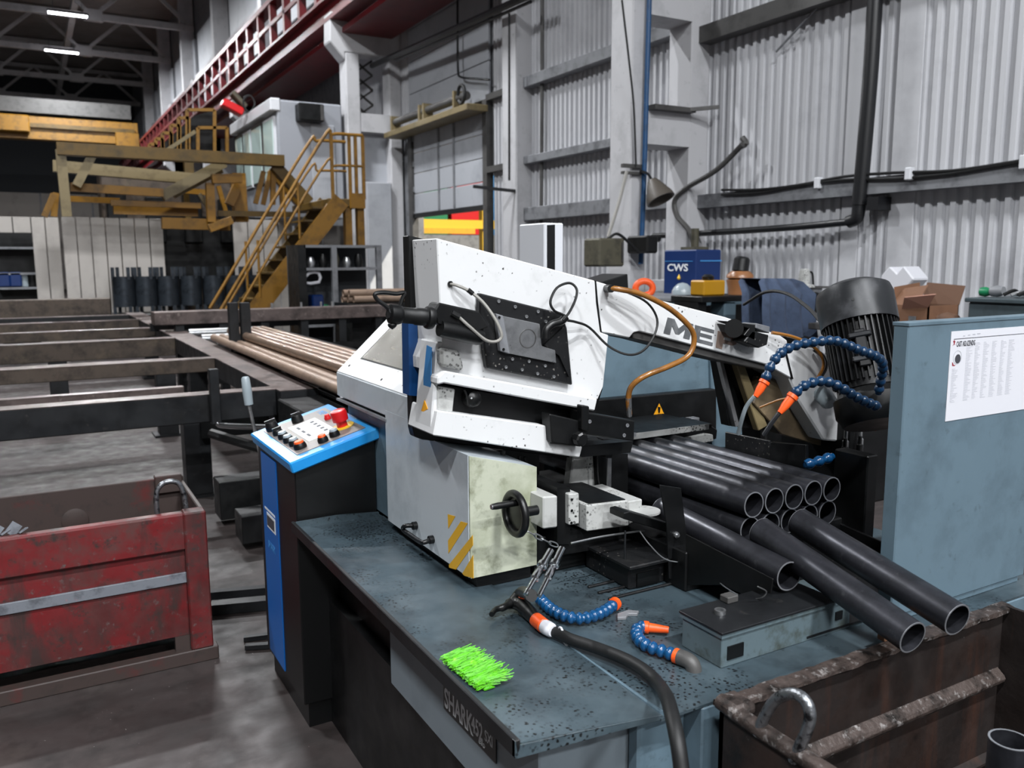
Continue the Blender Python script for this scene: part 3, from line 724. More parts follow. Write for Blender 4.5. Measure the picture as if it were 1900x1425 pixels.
for (a, b, c, d) in [[(2.572, 21.0, 4.169), (2.582, 21.0, 4.334), (2.718, 21.0, 4.342), (2.708, 21.0, 4.176)], [(2.708, 21.0, 4.176), (2.725, 21.0, 4.461), (2.873, 21.0, 4.47), (2.856, 21.0, 4.185)], [(2.845, 21.0, 4.184), (2.87, 21.0, 4.6), (3.065, 21.0, 4.613), (3.04, 21.0, 4.195)], [(3.028, 21.0, 4.195), (3.063, 21.0, 4.779), (3.248, 21.0, 4.792), (3.214, 21.0, 4.205)], [(3.191, 21.0, 4.204), (3.235, 21.0, 4.957), (3.456, 21.0, 4.974), (3.413, 21.0, 4.217)], [(3.378, 21.0, 4.215), (3.431, 21.0, 5.15), (4.036, 21.0, 5.199), (3.985, 21.0, 4.249)], [(3.614, 21.0, 4.228), (3.644, 21.0, 4.772), (4.294, 21.0, 4.818), (4.266, 21.0, 4.265)]]:
    MB().beam(a, b, 0.07, 0.07).beam(b, c, 0.07, 0.07).beam(c, d, 0.07, 0.07).build('hoop', YEL, t)
MB().beam((2.831, 21.0, 4.148), (3.58, 21.0, 4.684), 0.08, 0.08).build('sloping_rail', TANSTEEL, t)
MB().box(3.4 - 0.1, 20.95, 0, 3.4 + 0.1, 21.15, 4.217).build('support_post', YELDK, t)
o = MB()
o.loft([(2.874, 21.4, 4.012), (2.896, 21.4, 4.376), (3.644, 21.4, 5.094), (4.076, 21.4, 5.25), (4.074, 21.4, 4.074)], [(3.008, 22.4, 4.12), (3.031, 22.4, 4.501), (3.815, 22.4, 5.253), (4.266, 22.4, 5.416), (4.264, 22.4, 4.185)])
o.build('dark_stair_flight', BLACK, t)

# pale sheet fences
def fence(label, y, px, top, bot, hole=None):
    t = thing('sheet_fence', label, 'fence', (px[0][0], y, 0))
    for k in range(len(px) - 1):
        x0, x1 = px[k][0], px[k + 1][0]
        MB().box(x0 + 0.008, y, bot[k], x1 - 0.008, y + 0.03, top).build('sheet', FENCE, t, 0.006)
    return t
fp = [(0.601, 18.0, 1.884), (0.844, 18.0, 1.884), (1.09, 18.0, 1.884), (1.34, 18.0, 1.884), (1.594, 18.0, 1.884), (1.852, 18.0, 1.884), (2.114, 18.0, 1.884), (2.37, 18.0, 1.885)]
fence('pale sheet fence panel behind the row of slotted tubes', 18.0, fp, 2.554, [0.0] * 7)
fp = [(-0.425, 18.3, 1.887), (-0.185, 18.3, 1.887), (0.111, 18.3, 1.887), (0.341, 18.3, 1.887), (0.575, 18.3, 1.887)]
zz = 2.262
fence('pale sheet fence panel with a dark opening at the left edge', 18.3, fp, 2.552, [zz, zz, 0.0, 0.0])
fp = [(3.608, 17.6, 1.881), (3.904, 17.6, 1.881), (4.205, 17.6, 1.881), (4.511, 17.6, 1.881), (4.811, 17.6, 1.881)]
fence('pale sheet fence panel behind the yellow stairs', 17.6, fp, 2.548, [0.0] * 4)
fp = [(4.928, 17.9, 1.884), (5.532, 17.9, 1.884), (6.193, 17.9, 1.884)]
fence('low pale panel under the stair landing', 17.9, fp, 2.475, [0.0] * 2)

# dark storage seen through the fence openings
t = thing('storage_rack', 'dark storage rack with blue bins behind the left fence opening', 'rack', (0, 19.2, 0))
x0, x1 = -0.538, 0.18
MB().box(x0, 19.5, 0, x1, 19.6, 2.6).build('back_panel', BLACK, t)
for zq in [1.204, 1.483, 1.976]:
    MB().box(x0, 19.0, zq, x1, 19.5, zq + 0.04).build('shelf', GIRT, t)
zq = 1.214
for k, px in enumerate((-0.415, -0.219)):
    tag(MB().box(px - 0.1, 19.0, zq + 0.04, px + 0.1, 19.3, zq + 0.32).build('storage_bin', NAVY, None, 0.02), ['blue storage bin on the rack, at the very left edge', 'blue storage bin on the rack, second from the left edge'][k], 'bin', 'blue bins on the rack')
for k, px in enumerate((-0.083, 0.053)):
    tag(MB().lathe([(0, 0), (0.09, 0), (0.1, 1), (0, 1)], (px, 19.15, zq + 0.04), (px, 19.15, zq + 0.3), 14).build('paint_can', [GREYPL, BLACK][k], None, smooth=True), ['pale grey can on the rack beside the blue bins', 'dark can at the right end of the rack'][k], 'can', 'cans on the rack')
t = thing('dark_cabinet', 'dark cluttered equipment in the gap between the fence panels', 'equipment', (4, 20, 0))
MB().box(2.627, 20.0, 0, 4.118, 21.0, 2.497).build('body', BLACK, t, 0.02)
random.seed(3)
for k in range(9):
    x = 2.666 + k * 0.16; z = 0.9 + random.random() * 0.5
    MB().lathe([(0, 0), (0.05 + random.random() * 0.04, 0.05), (0.06, 0.8), (0.02, 1)], (x, 19.85, z), (x, 19.8, z + 0.3 + random.random() * 0.2), 10).build('bundle', [GIRT, CABLE, OLIVE][k % 3], t)
MB().box(3.615, 19.7, 0.9, 3.753, 19.9, 2.256).build('yellow_post', YEL, t)

# slotted tubes standing on a low bench
bz = 0.784
tag(MB().box(1.16, 16.65, 0, 4.114, 17.4, bz).build('low_bench', BLACK, None, 0.02), 'low black bench under the row of slotted tubes', 'bench')
tz = 1.452
def slotted(x, lab, first=None):
    if first is not None:
        c = copy_tree(first); c.location = (x, 17.0, bz); c['label'] = lab; return c
    t = thing('slotted_tube', lab, 'tube', (x, 17.0, bz), 'dark slotted tubes standing on the low bench')
    h = tz - bz; r = 0.2
    MB().hollow((x, 17.0, bz + 0.12), (x, 17.0, tz), r, r - 0.02, 20).build('barrel', BARREL, t, smooth=True)
    for k in range(4):
        a = 0.4 + k * math.pi / 2
        MB().beam((x + (r - .01) * math.cos(a), 17 + (r - .01) * math.sin(a), tz - 0.05), (x + (r - .01) * math.cos(a), 17 + (r - .01) * math.sin(a), tz + 0.17), 0.06, 0.03).build('prong', BARREL, t)
        MB().beam((x + (r - .01) * math.cos(a), 17 + (r - .01) * math.sin(a), bz), (x + (r - .01) * math.cos(a), 17 + (r - .01) * math.sin(a), bz + 0.13), 0.06, 0.03).build('foot', BARREL, t)
    return t
tx = [1.497, 1.87, 2.253, 2.655, 3.067, 3.479, 3.901]
st = None
ordw = ['first from the left', 'second from the left', 'third from the left', 'the middle one', 'third from the right', 'second from the right', 'last on the right beside the stairs']
for k, x in enumerate(tx):
    o = slotted(x, 'dark slotted tube standing on the low bench, ' + ordw[k], st)
    st = st or o

# steel shelf under the stairs
t = thing('shelf_rack', 'open grey steel shelf rack with a black side panel under the stairs', 'shelf', (5, 13, 0))
q = [(3.534, 13.0, 1.956), (4.816, 13.0, 1.962), (3.643, 13.0, 0.966), (4.785, 13.0, 0.929), (4.091, 13.0, 1.958), (3.545, 13.0, 1.613)]
MB().box(q[0][0], 12.7, 0, q[0][0] + 0.12, 13.3, q[0][2]).build('side_panel', BLACK, t)
for x in (q[4][0], q[1][0]):
    MB().box(x - 0.04, 12.68, 0, x + 0.04, 12.76, q[0][2]).build('post', GIRT, t)
for zq in (q[0][2], q[5][2], 0.75):
    MB().box(q[0][0] + 0.1, 12.7, zq - 0.04, q[1][0], 13.3, zq).build('shelf', GIRT, t)
MB().box(q[0][0], 13.3, 0, q[1][0], 13.34, q[0][2]).build('back_sheet', FARDARK, t)
it = [(3.823, 12.9, 1.339), (3.916, 12.9, 1.088), (3.72, 12.9, 1.505), (3.774, 12.9, 1.792), (4.2, 12.9, 1.791), (4.314, 12.9, 1.33)]
tag(MB().box(it[0][0] - 0.08, 12.75, 0.95, it[0][0] + 0.1, 13.0, 1.2).build('blue_box', NAVY, None, 0.02), 'small bright blue box in the steel shelf rack', 'box')
tag(MB().lathe([(0, 0), (0.12, 0.05), (0.14, 0.5), (0.06, 1), (0, 1)], (it[1][0], 12.85, 0.75), (it[1][0] + 0.05, 12.85, 1.05), 12).build('green_bag', GREENPL, None, smooth=True), 'crumpled green bag low in the steel shelf rack', 'bag')
zs2 = q[5][2]
for k in range(5):
    x = q[0][0] + 0.25 + k * 0.19
    tag(MB().lathe([(0, 0), (0.05, 0), (0.07, 0.5), (0.04, 1), (0, 1)], (x, 12.9, zs2), (x, 12.9, zs2 + 0.16 + 0.05 * (k % 3)), 12).build('machine_part', [STEEL, BLACK, OLIVE, STEEL, BLACK][k], None, smooth=True), 'metal part on the middle shelf of the steel rack, %s from the left' % ('first', 'second', 'third', 'fourth', 'fifth')[k], 'part', 'parts on the steel rack')
for k in range(3):
    x = it[5][0] - 0.15 + k * 0.15
    tag(MB().box(x, 12.8, 0.75, x + 0.12, 13.1, 0.95 + 0.07 * k).build('dark_crate', BLACK, None, 0.01), 'dark crate on the bottom shelf of the steel rack, %s from the left' % ('first', 'second', 'third')[k], 'crate', 'crates on the steel rack')
tag(MB().tube([(it[2][0] - .1, 12.8, zs2 - .22), (it[2][0] + .15, 12.8, zs2 - .22), (it[2][0] + .15, 12.8, zs2 - .08), (it[2][0], 12.8, zs2 - .08)], 0.025, 8, 2, True).build('bent_strip', PAPER), 'bent white strip leaning in the steel rack below the middle shelf', 'strip')


# ================================================================== roller table on the left
ZT = 0.85
t = thing('roller_table', 'long dark steel roller table with cross beams feeding the saw', 'table', (0, 10, 0))
MB().box(1.40, 5.6, ZT - 0.17, 1.66, 16.0, ZT - 0.004).build('side_beam', DARKSTEEL, t, 0.006)
MB().box(1.40, 5.6, ZT - 0.004, 1.66, 16.0, ZT).build('side_beam_top', TABLETOP, t)
MB().box(1.66, 4.4, ZT - 0.03, 2.0, 9.0, ZT - 0.01).build('inner_plate', DARKSTEEL, t)
def cross(y, w_, h_, m_, x0=-6.0, x1=1.40, dz=0.0):
    MB().box(x0, y - w_ / 2, ZT - h_ + dz, x1, y + w_ / 2, ZT - 0.004 + dz).build('cross_beam', m_, t, 0.006)
    MB().box(x0, y - w_ / 2, ZT - 0.004 + dz, x1, y + w_ / 2, ZT + dz).build('cross_beam_top', TABLETOP, t)
cross(5.78, 0.16, 0.185, DARKSTEEL, x1=1.40)
cross(7.05, 0.10, 0.12, TABLETOP, x1=1.0, dz=-0.12)
cross(7.95, 0.16, 0.12, TABLEBROWN)
cross(9.0, 0.1, 0.1, DARKSTEEL, x1=1.1, dz=-0.1)
cross(10.35, 0.2, 0.2, TABLEBROWN)
cross(12.1, 0.16, 0.12, TABLEBROWN)
cross(14.0, 0.2, 0.2, TABLEBROWN)
cross(15.4, 0.16, 0.12, DARKSTEEL)
MB().box(-6.0, 16.2, ZT - 0.1, 1.2, 16.5, ZT + 0.25).build('end_stop_beam', TABLEBROWN, t, 0.01)
for x, y in ((0.98, 6.45), (1.5, 5.9), (1.5, 9.5), (1.5, 13.5), (0.2, 10.35), (1.1, 8.9)):
    MB().box(x - 0.09, y - 0.09, 0, x + 0.09, y + 0.09, ZT - 0.17).build('leg', DARKSTEEL, t, 0.005)
    MB().box(x - 0.14, y - 0.14, 0, x + 0.14, y + 0.14, 0.02).build('foot_plate', DARKSTEEL, t)
for x, y, h in ((1.08, 5.75, 0.3), (1.1, 5.2, 0.22)):
    MB().box(x - 0.12, y - 0.25, 0.05, x + 0.3, y - 0.05, h).build('stretcher_box', BLACK, t, 0.004)
MB().box(1.0, 6.3, 0.44, 1.7, 6.5, 0.62).build('lower_brace', BLACK, t)
MB().box(1.38, 4.35, 0.2, 2.3, 5.6, 0.8).build('drive_housing', BLACK, t, 0.01)
MB().box(0.96, 5.62, 0.66, 1.02, 5.68, 1.02).build('upright_bar', DARKSTEEL, t, 0.004)
MB().tube([(0.99, 5.6, 0.67), (1.05, 5.55, 0.655), (1.45, 5.2, 0.66), (1.65, 5.0, 0.67)], 0.02, 10, 4).build('guide_rod', CHROME, t, smooth=True)
MB().tube([(1.0, 5.9, 0.55), (1.2, 5.6, 0.5), (1.5, 5.3, 0.42)], 0.035, 8, 4).build('lower_hose', RUBBER, t, smooth=True)
up = [(1.677, 8.363, 0.85), (1.775, 8.301, 0.85)]
for x, y, _ in up:
    MB().box(x - 0.045, y - 0.04, ZT, x + 0.045, y + 0.04, ZT + 0.47).build('stake', DARKSTEEL, t, 0.004)
MB().box(up[0][0], up[0][1] - 0.02, ZT + 0.1, up[1][0], up[1][1] + 0.02, ZT + 0.16).build('stake_tie', DARKSTEEL, t)
rf = None
for k in range(9):
    y = 4.8 + 0.9 * k
    if rf is None:
        rf = MB().cyl((1.68, y, 0.828), (2.6, y, 0.828), 0.055, n=14).build('roller', STEEL, t, smooth=True); ry = y
    else:
        inst(rf, (0, y - ry, 0))
MB().box(2.6, 4.4, 0.6, 2.75, 10.8, ZT).build('far_side_beam', DARKSTEEL, t, 0.006)

# lever with a grey grip beside the console
t = thing('lever', 'thin steel lever with a grey ribbed grip beside the console', 'lever', (0.95, 4.0, 0))
a = Vector((0.876, 4.0, 0.895)); b = Vector((0.853, 4.0, 1.036)); c = Vector((0.842, 4.0, 1.172))
MB().cyl(a + (a - b) * (a.z / (b.z - a.z)), b, 0.008, n=8).build('rod', STEEL, t, smooth=True)
MB().lathe([(0.012, 0), (0.02, 0.03), (0.022, 0.5), (0.019, 0.95), (0.014, 1.0), (0.008, 0.98), (0, 0.9)], b, c, 14).build('grip', GREYPL, t, smooth=True)

# second bench across the hall and tubes on it
t = thing('cross_bench', 'long brown steel bench standing across behind the roller table', 'bench', (4, 12, 0))
yb_ = 11.2
qa = [(1.302, 11.2, 1.095), (4.241, 11.2, 1.017), (4.239, 11.2, 0.934)]
MB().box(qa[0][0], yb_, qa[2][2], qa[1][0] + 0.3, yb_ + 0.3, qa[0][2]).build('top_rail', TABLETOP, t, 0.006)
MB().box(qa[0][0], yb_ + 0.4, qa[2][2] - 0.1, qa[1][0] + 0.3, yb_ + 0.5, qa[2][2]).build('lower_rail', DARKSTEEL, t)
for k in range(4):
    MB().box(qa[0][0] + 0.3, yb_ + 0.02, 0.15 + 0.13 * k, qa[1][0], yb_ + 0.06, 0.22 + 0.13 * k).build('slat', BLACK, t)
for k in range(6):
    x = qa[0][0] + 0.3 + (qa[1][0] - qa[0][0] - 0.3) * k / 5
    MB().box(x - 0.05, yb_ + 0.05, 0, x + 0.05, yb_ + 0.2, qa[2][2]).build('leg', DARKSTEEL, t)
for px in [2.767, 3.16, 3.433, 3.59]:
    MB().cyl((px, yb_ + 0.1, qa[0][2]), (px, yb_ + 0.1, qa[0][2] + 0.07), 0.015, n=8).build('pin', STEEL, t)
sp = [(4.104, 12.0, 1.133), (4.72, 12.0, 1.116)]
for k in range(7):
    yq = 11.9 + 0.11 * (k % 4) + (0.055 if k > 3 else 0); zq = qa[0][2] + 0.06 + (0.09 if k > 3 else 0)
    tag(MB().hollow((sp[0][0] - 0.05 * (k % 3), yq, zq), (sp[1][0] + 0.8, yq, zq), 0.05, 0.043, 12).build('stored_pipe', BROWNPIPE, None, smooth=True), 'brown pipe stacked on the bench behind the saw, %s' % ('bottom row nearest', 'bottom row second', 'bottom row third', 'bottom row farthest', 'top row nearest', 'top row second', 'top row farthest')[k], 'pipe', 'brown pipes stacked on the cross bench')
tag(MB().box(sp[0][0] - 0.1, 11.7, 0.0, sp[1][0] + 0.8, 12.5, qa[0][2]).build('pipe_stand', BLACK), 'black stand under the stacked brown pipes', 'stand')

# brown pipes on the infeed, beyond the ones in the saw
ip = [1.62, 1.70, 2.17, 2.25]
for k, x in enumerate(ip):
    tag(MB().hollow((x, 4.7 + 0.02 * k, 0.9225), (x + 0.02, 9.2, 0.9225), 0.038, 0.033, 16).build('infeed_pipe', BROWNPIPE, None, smooth=True), 'brown scaled pipe waiting on the rollers behind the saw, %s' % ('outermost towards the console', 'second from the console side', 'second from the wall side', 'outermost towards the wall')[k], 'pipe', 'brown pipes waiting on the rollers')
tag(MB().cyl((1.6, 4.82, 0.93), (1.55, 4.64, 0.93), 0.045, n=14).build('wrapped_pipe_end', PAPER, None, 0.005, True), 'white wrapping on the pipe end beside the saw hood', 'wrapping')

# bars lying on the floor
for k, (a, b, w_, lab) in enumerate([((0.682, 4.297, 0.03), (1.005, 4.199, 0.03), 0.05, 'thicker of the two'), ((0.653, 4.136, 0.03), (0.966, 4.045, 0.03), 0.07, 'nearer of the two')]):
    tag(MB().beam(a, b, w_, 0.05).build('floor_bar', DARKSTEEL), 'dark steel bar on the floor between red bin and console, ' + ['farther one', 'nearer one'][k], 'bar', 'bars on the floor')
for k, (a, b) in enumerate([((0.722, 3.741, 0.015), (0.901, 3.701, 0.015)), ((0.71, 3.654, 0.015), (0.872, 3.59, 0.015))]):
    tag(MB().beam(a, b, 0.03, 0.02).build('floor_rod', DARKSTEEL), 'short rod end on the floor at the console foot, ' + ['farther one', 'nearer one'][k], 'rod', 'rods on the floor')

# ================================================================== red bin
yF = 3.66; xR = 0.575; zTop = 0.665; yBk = 4.24; xL = -1.0
t = thing('red_bin', 'battered red steel bin with a grey band on the floor', 'bin', (-0.2, 3.95, 0))
MB().box(xL, yF, 0.125, xR - 0.09, yF + 0.012, zTop - 0.15).build('front_panel', REDPAINT, t)
MB().box(xL, yF - 0.026, zTop - 0.16, xR - 0.085, yF + 0.03, zTop).build('front_rim', REDPAINT, t, 0.008)
MB().box(xR - 0.09, yF - 0.03, 0.06, xR, yF + 0.05, zTop).build('corner_post', REDPAINT, t, 0.006)
MB().box(xL, yF - 0.012, 0.36, xR - 0.09, yF, 0.405).build('grey_band', GREYBAND, t, 0.002)
MB().box(xL, yF - 0.03, 0.0, xR + 0.02, yF + 0.03, 0.06).build('runner', REDRUST, t, 0.004)
MB().box(xL, yBk - 0.03, 0.0, xR, yBk + 0.03, 0.06).build('runner', REDRUST, t, 0.004)
MB().box(xR - 0.15, yF - 0.005, 0.06, xR - 0.09, yF + 0.03, 0.124).build('foot_block', REDRUST, t)
MB().box(xR - 0.02, yF + 0.03, 0.06, xR, yBk, zTop).build('side_panel', REDRUST, t, 0.004)
MB().box(xL, yBk - 0.015, 0.09, xR, yBk, zTop + 0.02).build('back_panel', REDRUST, t, 0.004)
MB().box(xL, yF + 0.013, 0.13, xR - 0.021, yBk - 0.016, 0.14).build('bottom', REDRUST, t)
MB().lathe([(0.0, 0.0), (0.05, 0.0), (0.055, 0.6), (0.035, 1.0), (0, 1.0)], (0.1, yBk - 0.016, 0.54), (0.1, yBk - 0.03, 0.54), 20).build('round_stamp', REDRUST, t, smooth=True)
MB().box(xR - 0.13, yBk - 0.04, zTop - 0.05, xR - 0.01, yBk + 0.01, zTop + 0.035).build('rear_corner_lug', REDRUST, t, 0.004)
c = Vector((xR - 0.12, yF + 0.1, zTop + 0.06))
MB().tube([c + Vector((-0.055, 0, -0.12)), c + Vector((-0.055, 0, 0.0)), c + Vector((-0.03, 0, 0.045)), c + Vector((0.02, 0, 0.05)), c + Vector((0.05, 0, 0.01)), c + Vector((0.065, 0, -0.12))], 0.011, 10, 5).build('lifting_eye', GALV, t, smooth=True)
t = thing('scrap_offcut', 'crumpled grey scrap metal on the rim of the red bin', 'scrap', (-0.13, 3.72, zTop))
random.seed(5)
for k in range(4):
    p = Vector((-0.2 + 0.03 * k, 3.70 - 0.005 * k, zTop + 0.0)); q = p + Vector((0.03, 0.012, 0.035 - 0.02 * (k % 2)))
    MB().beam(p, q, 0.04, 0.005, (0.9 - 0.5 * (k % 2), 0.4, 1)).build('shred', GREYBAND, t)

# ================================================================== control console
t = thing('control_console', 'black control console with a bright blue sloping panel beside the saw', 'console', (0.9, 3.15, 0))
x0, x1, y0, y1 = 0.756, 1.055, 2.872, 3.42
MB().prism([(x0, 0.10), (x1, 0.10), (x1, 1.085), (x0, 0.985)], 'y', y0, y1).build('body', CONBLACK, t, 0.004)
MB().box(x0 + 0.02, y0 + 0.02, 0.0, x1 - 0.02, y1 - 0.02, 0.10).build('plinth', CONBLACK, t)
st_ = MB().box(x0 - 0.004, 3.13, 0.12, x0, 3.36, 0.955).build('blue_stripe', STRIPEBLUE, t)
MB().box(x0 - 0.0050, 3.17, 0.728, x0 - 0.004, 3.33, 0.736).build('white_line', WHITEPRINT, st_)
MB().box(x0 - 0.0050, 3.17, 0.66, x0 - 0.004, 3.30, 0.72).build('white_tag', WHITEPRINT, st_)
MB().box(x0 - 0.0058, 3.185, 0.668, x0 - 0.005, 3.295, 0.71).build('tag_field', INK, st_)
text_part('lower_lettering', 'SHARK', CYLAB, st_, (x0 - 0.0046, 3.30, 0.575), (0, -1, 0), (0, 0, 1), 0.045, 0.0003, 0, 0.8)
# sloping top, higher at the saw side
ux = Vector((0.325, 0, 0.092)).normalized(); un = Vector((-ux.z, 0, ux.x))
O = Vector((0.735, 0, 1.002))
def top(u, y, n=0.0):
    return O + ux * u + Vector((0, y, 0)) + un * n
def slab(u0, u1, ya, yb2, n0, n1):
    return MB().loft([top(u0, ya, n0), top(u1, ya, n0), top(u1, yb2, n0), top(u0, yb2, n0)], [top(u0, ya, n1), top(u1, ya, n1), top(u1, yb2, n1), top(u0, yb2, n1)])
W_ = 0.345
pn = slab(0, W_, 2.845, 3.44, -0.03, 0.012).build('panel_frame', CYAN, t, 0.005)
slab(0.045, W_ - 0.035, 2.90, 3.39, 0.012, 0.0145).build('face_plate', FACEPLATE, pn)
slab(0.12, 0.235, 3.0, 3.29, 0.0145, 0.016).build('instruction_label', WHITEPRINT, pn)
for k in range(5):
    slab(0.20 - 0.0, 0.215, 3.05 + 0.045 * k, 3.07 + 0.045 * k, 0.016, 0.0165).build('label_mark', INK, pn)
for k in range(3):
    slab(0.14, 0.15, 3.06 + 0.07 * k, 3.10 + 0.07 * k, 0.016, 0.0165).build('label_mark', INK, pn)
text_part('panel_lettering', 'MEP', CYLAB, pn, top(0.265, 3.36, 0.0150), (0, -1, 0), tuple(ux), 0.04, 0.0004)
def switch(u, y, r=0.021, m_=BLACKPL, h=0.02, cap=None):
    b = MB().lathe([(0, 0), (r, 0), (r, 0.5), (r * 0.8, 1.0), (0, 1.0)], top(u, y, 0.0145), top(u, y, 0.0145 + h), 16).build('switch', m_, pn, smooth=True)
    if cap is None:
        MB().beam(top(u - r * 0.8, y, 0.0145 + h), top(u + r * 0.8, y, 0.0145 + h), 0.011, 0.018, tuple(un)).build('switch_lever', m_, pn)
    else:
        MB().lathe([(0, 0), (r * 0.75, 0), (r * 0.72, 0.7), (r * 0.6, 1), (0, 1)], top(u, y, 0.0145 + h), top(u, y, 0.0145 + h + 0.008), 16).build('button_cap', cap, pn, smooth=True)
switch(0.075, 3.35, 0.026, h=0.035)
switch(0.072, 3.255)
switch(0.072, 3.175, cap=GREYPL)
switch(0.072, 3.10, cap=GREYPL)
switch(0.075, 3.03, cap=GREYPL)
switch(0.078, 2.965, 0.024, cap=ORANGE)
switch(0.175, 3.33, 0.024, h=0.03)
switch(0.155, 2.93, 0.02, cap=ORANGE)
switch(0.205, 2.945, 0.02, cap=GREYPL)
switch(0.262, 3.20, 0.014, REDBTN, 0.012, REDBTN)
e = top(0.262, 3.02, 0.0145)
MB().lathe([(0, 0), (0.043, 0), (0.043, 1), (0, 1)], e, e + un * 0.003, 24).build('yellow_ring', YELLOWL, pn, smooth=True)
MB().lathe([(0, 0), (0.02, 0), (0.02, 0.32), (0.03, 0.36), (0.031, 0.8), (0.028, 0.95), (0.02, 1), (0, 1)], e + un * 0.003, e + un * 0.068, 24).build('emergency_stop', REDBTN, pn, smooth=True)

# ================================================================== things by the wall behind the saw
c0 = [5.73, 6.4, 1.36]; ctp = 1.803
yk = 6.891
t = thing('blue_cabinet', 'blue welding cabinet lettered CWS standing against the wall', 'cabinet', (5.9, 6.6, 0))
bx_ = MB().box(c0[0], 6.4, c0[2] - 0.1, 6.063, yk, ctp).build('body', NAVY, t, 0.012)
zz_ = ctp - (ctp - c0[2]) * 0.25
MB().box(c0[0] - 0.004, 6.45, zz_ - 0.006, c0[0], yk - 0.02, zz_).build('trim_line', CYLAB, bx_)
MB().box(c0[0] + 0.05, 6.392, zz_ - 0.006, c0[0] + 0.33, 6.4, zz_ + 0.006).build('handle_bar', CYLAB, bx_)
text_part('lettering', 'CWS', WHITEPRINT, bx_, (c0[0] - 0.004, yk - 0.06, zz_ - 0.1), (0, -1, 0), (0, 0, 1), 0.10, 0.001, 0.002, squash=1.45)
MB().lathe([(0, 0), (0.016, 0.12), (0.02, 0.35), (0.008, 0.75), (0, 1)], (c0[0] - 0.002, (yk + 6.4) / 2, zz_ - 0.19), (c0[0] - 0.002, (yk + 6.4) / 2, zz_ - 0.13), 10).build('flame_emblem', YELLOWL, bx_)
MB().box(c0[0] + 0.1, 6.5, ctp, c0[0] + 0.25, 6.75, ctp + 0.03).build('top_vent', OLIVE, t)
qz = 1.363
gx0, gx1 = 4.742, 6.12
t = thing('grey_bench_cabinet', 'blue-grey cabinet with a pale top under the blue CWS cabinet', 'cabinet', (5.4, 6.5, 0))
gz = 1.363
MB().box(gx0, 6.02, 0, gx1, 7.3, gz - 0.04).build('body', BLUEGREY, t, 0.01)
MB().box(gx0 - 0.03, 6.0, gz - 0.04, gx1 + 0.04, 7.35, gz).build('top', GIRT, t, 0.008)
# the cabinet stands on that top
for o in (bx_,):
    pass
tag(MB().tube([Vector((5.247, 6.6, 1.428)) + Vector((0.075 * math.cos(a * math.pi / 4), -0.04 * math.cos(a * math.pi / 4), 0.07 * math.sin(a * math.pi / 4))) for a in range(8)], 0.032, 12, 5, True).build('orange_ring', ORANGE, None, smooth=True), 'bright orange ring standing on the bench behind the saw arm', 'ring')
tag(MB().lathe([(0, 0), (0.1, 0.0), (0.098, 0.3), (0.08, 0.6), (0.045, 0.9), (0, 1)], (5.302, 6.1, 1.384), Vector((5.302, 6.1, 1.384)) + Vector((0.0, 0.0, 0.11)), 18).build('plastic_dome', GREYPL, None, smooth=True), 'translucent grey plastic wrapper in front of the CWS cabinet', 'wrapper')
# workbench with tub and jar
wz = 1.394
t = thing('workbench', 'dark cluttered workbench between the CWS cabinet and the motor', 'bench', (5.6, 5.5, 0))
wx0, wx1 = 4.908, 6.378
MB().box(wx0, 5.4, wz - 0.05, wx1, 5.8, wz).build('top', BLACK, t, 0.006)
MB().box(wx0, 5.45, 0, wx0 + 0.1, 5.75, wz - 0.05).build('leg', BLACK, t)
MB().box(wx1 - 0.3, 5.45, 0, wx1, 5.75, wz - 0.05).build('leg', BLACK, t)
MB().box(wx0 + 0.1, 5.7, 0, wx1 - 0.2, 5.78, wz - 0.1).build('back_board', BLACK, t)
gx = 5.257
MB().box(gx - 0.07, 5.42, 0.6, gx + 0.07, 5.6, wz - 0.06).build('grey_drawer_face', BLUEGREY, t, 0.01)
q0, q1 = 5.021, 5.269
t = thing('yellow_tub', 'yellow plastic tub with a dark lid beside the brown jar', 'tub', (5.4, 5.6, wz))
h_ = 1.527 - wz
MB().box(q0, 5.5, wz, q1, 5.68, wz + h_).build('tub_body', YELPL, t, 0.012)
MB().lathe([(0, 0), (0.05, 0), (0.055, 0.6), (0.03, 1), (0, 1)], ((q0 + q1) / 2, 5.59, wz + h_), ((q0 + q1) / 2, 5.59, wz + h_ + 0.05), 14).build('lid', BLACKPL, t, smooth=True)
jx = 5.534; jt = 1.601; jt2 = 1.725
t = thing('brown_jar', 'brown round jar with a black cap on the workbench', 'jar', (jx, 5.6, wz))
hh = jt - wz
MB().lathe([(0, 0), (0.1, 0), (0.105, 0.3), (0.115, 0.5), (0.12, 0.62), (0.09, 0.66), (0.12, 0.72), (0.115, 0.85), (0.08, 1.0), (0, 1.0)], (jx, 5.6, wz), (jx, 5.6, jt), 24).build('jar_body', BROWNPL, t, smooth=True)
MB().lathe([(0, 0), (0.075, 0), (0.07, 0.85), (0.05, 1), (0, 1)], (jx, 5.6, jt), (jx + 0.02, 5.6, jt2), 18).build('cap', BLACKPL, t, smooth=True)
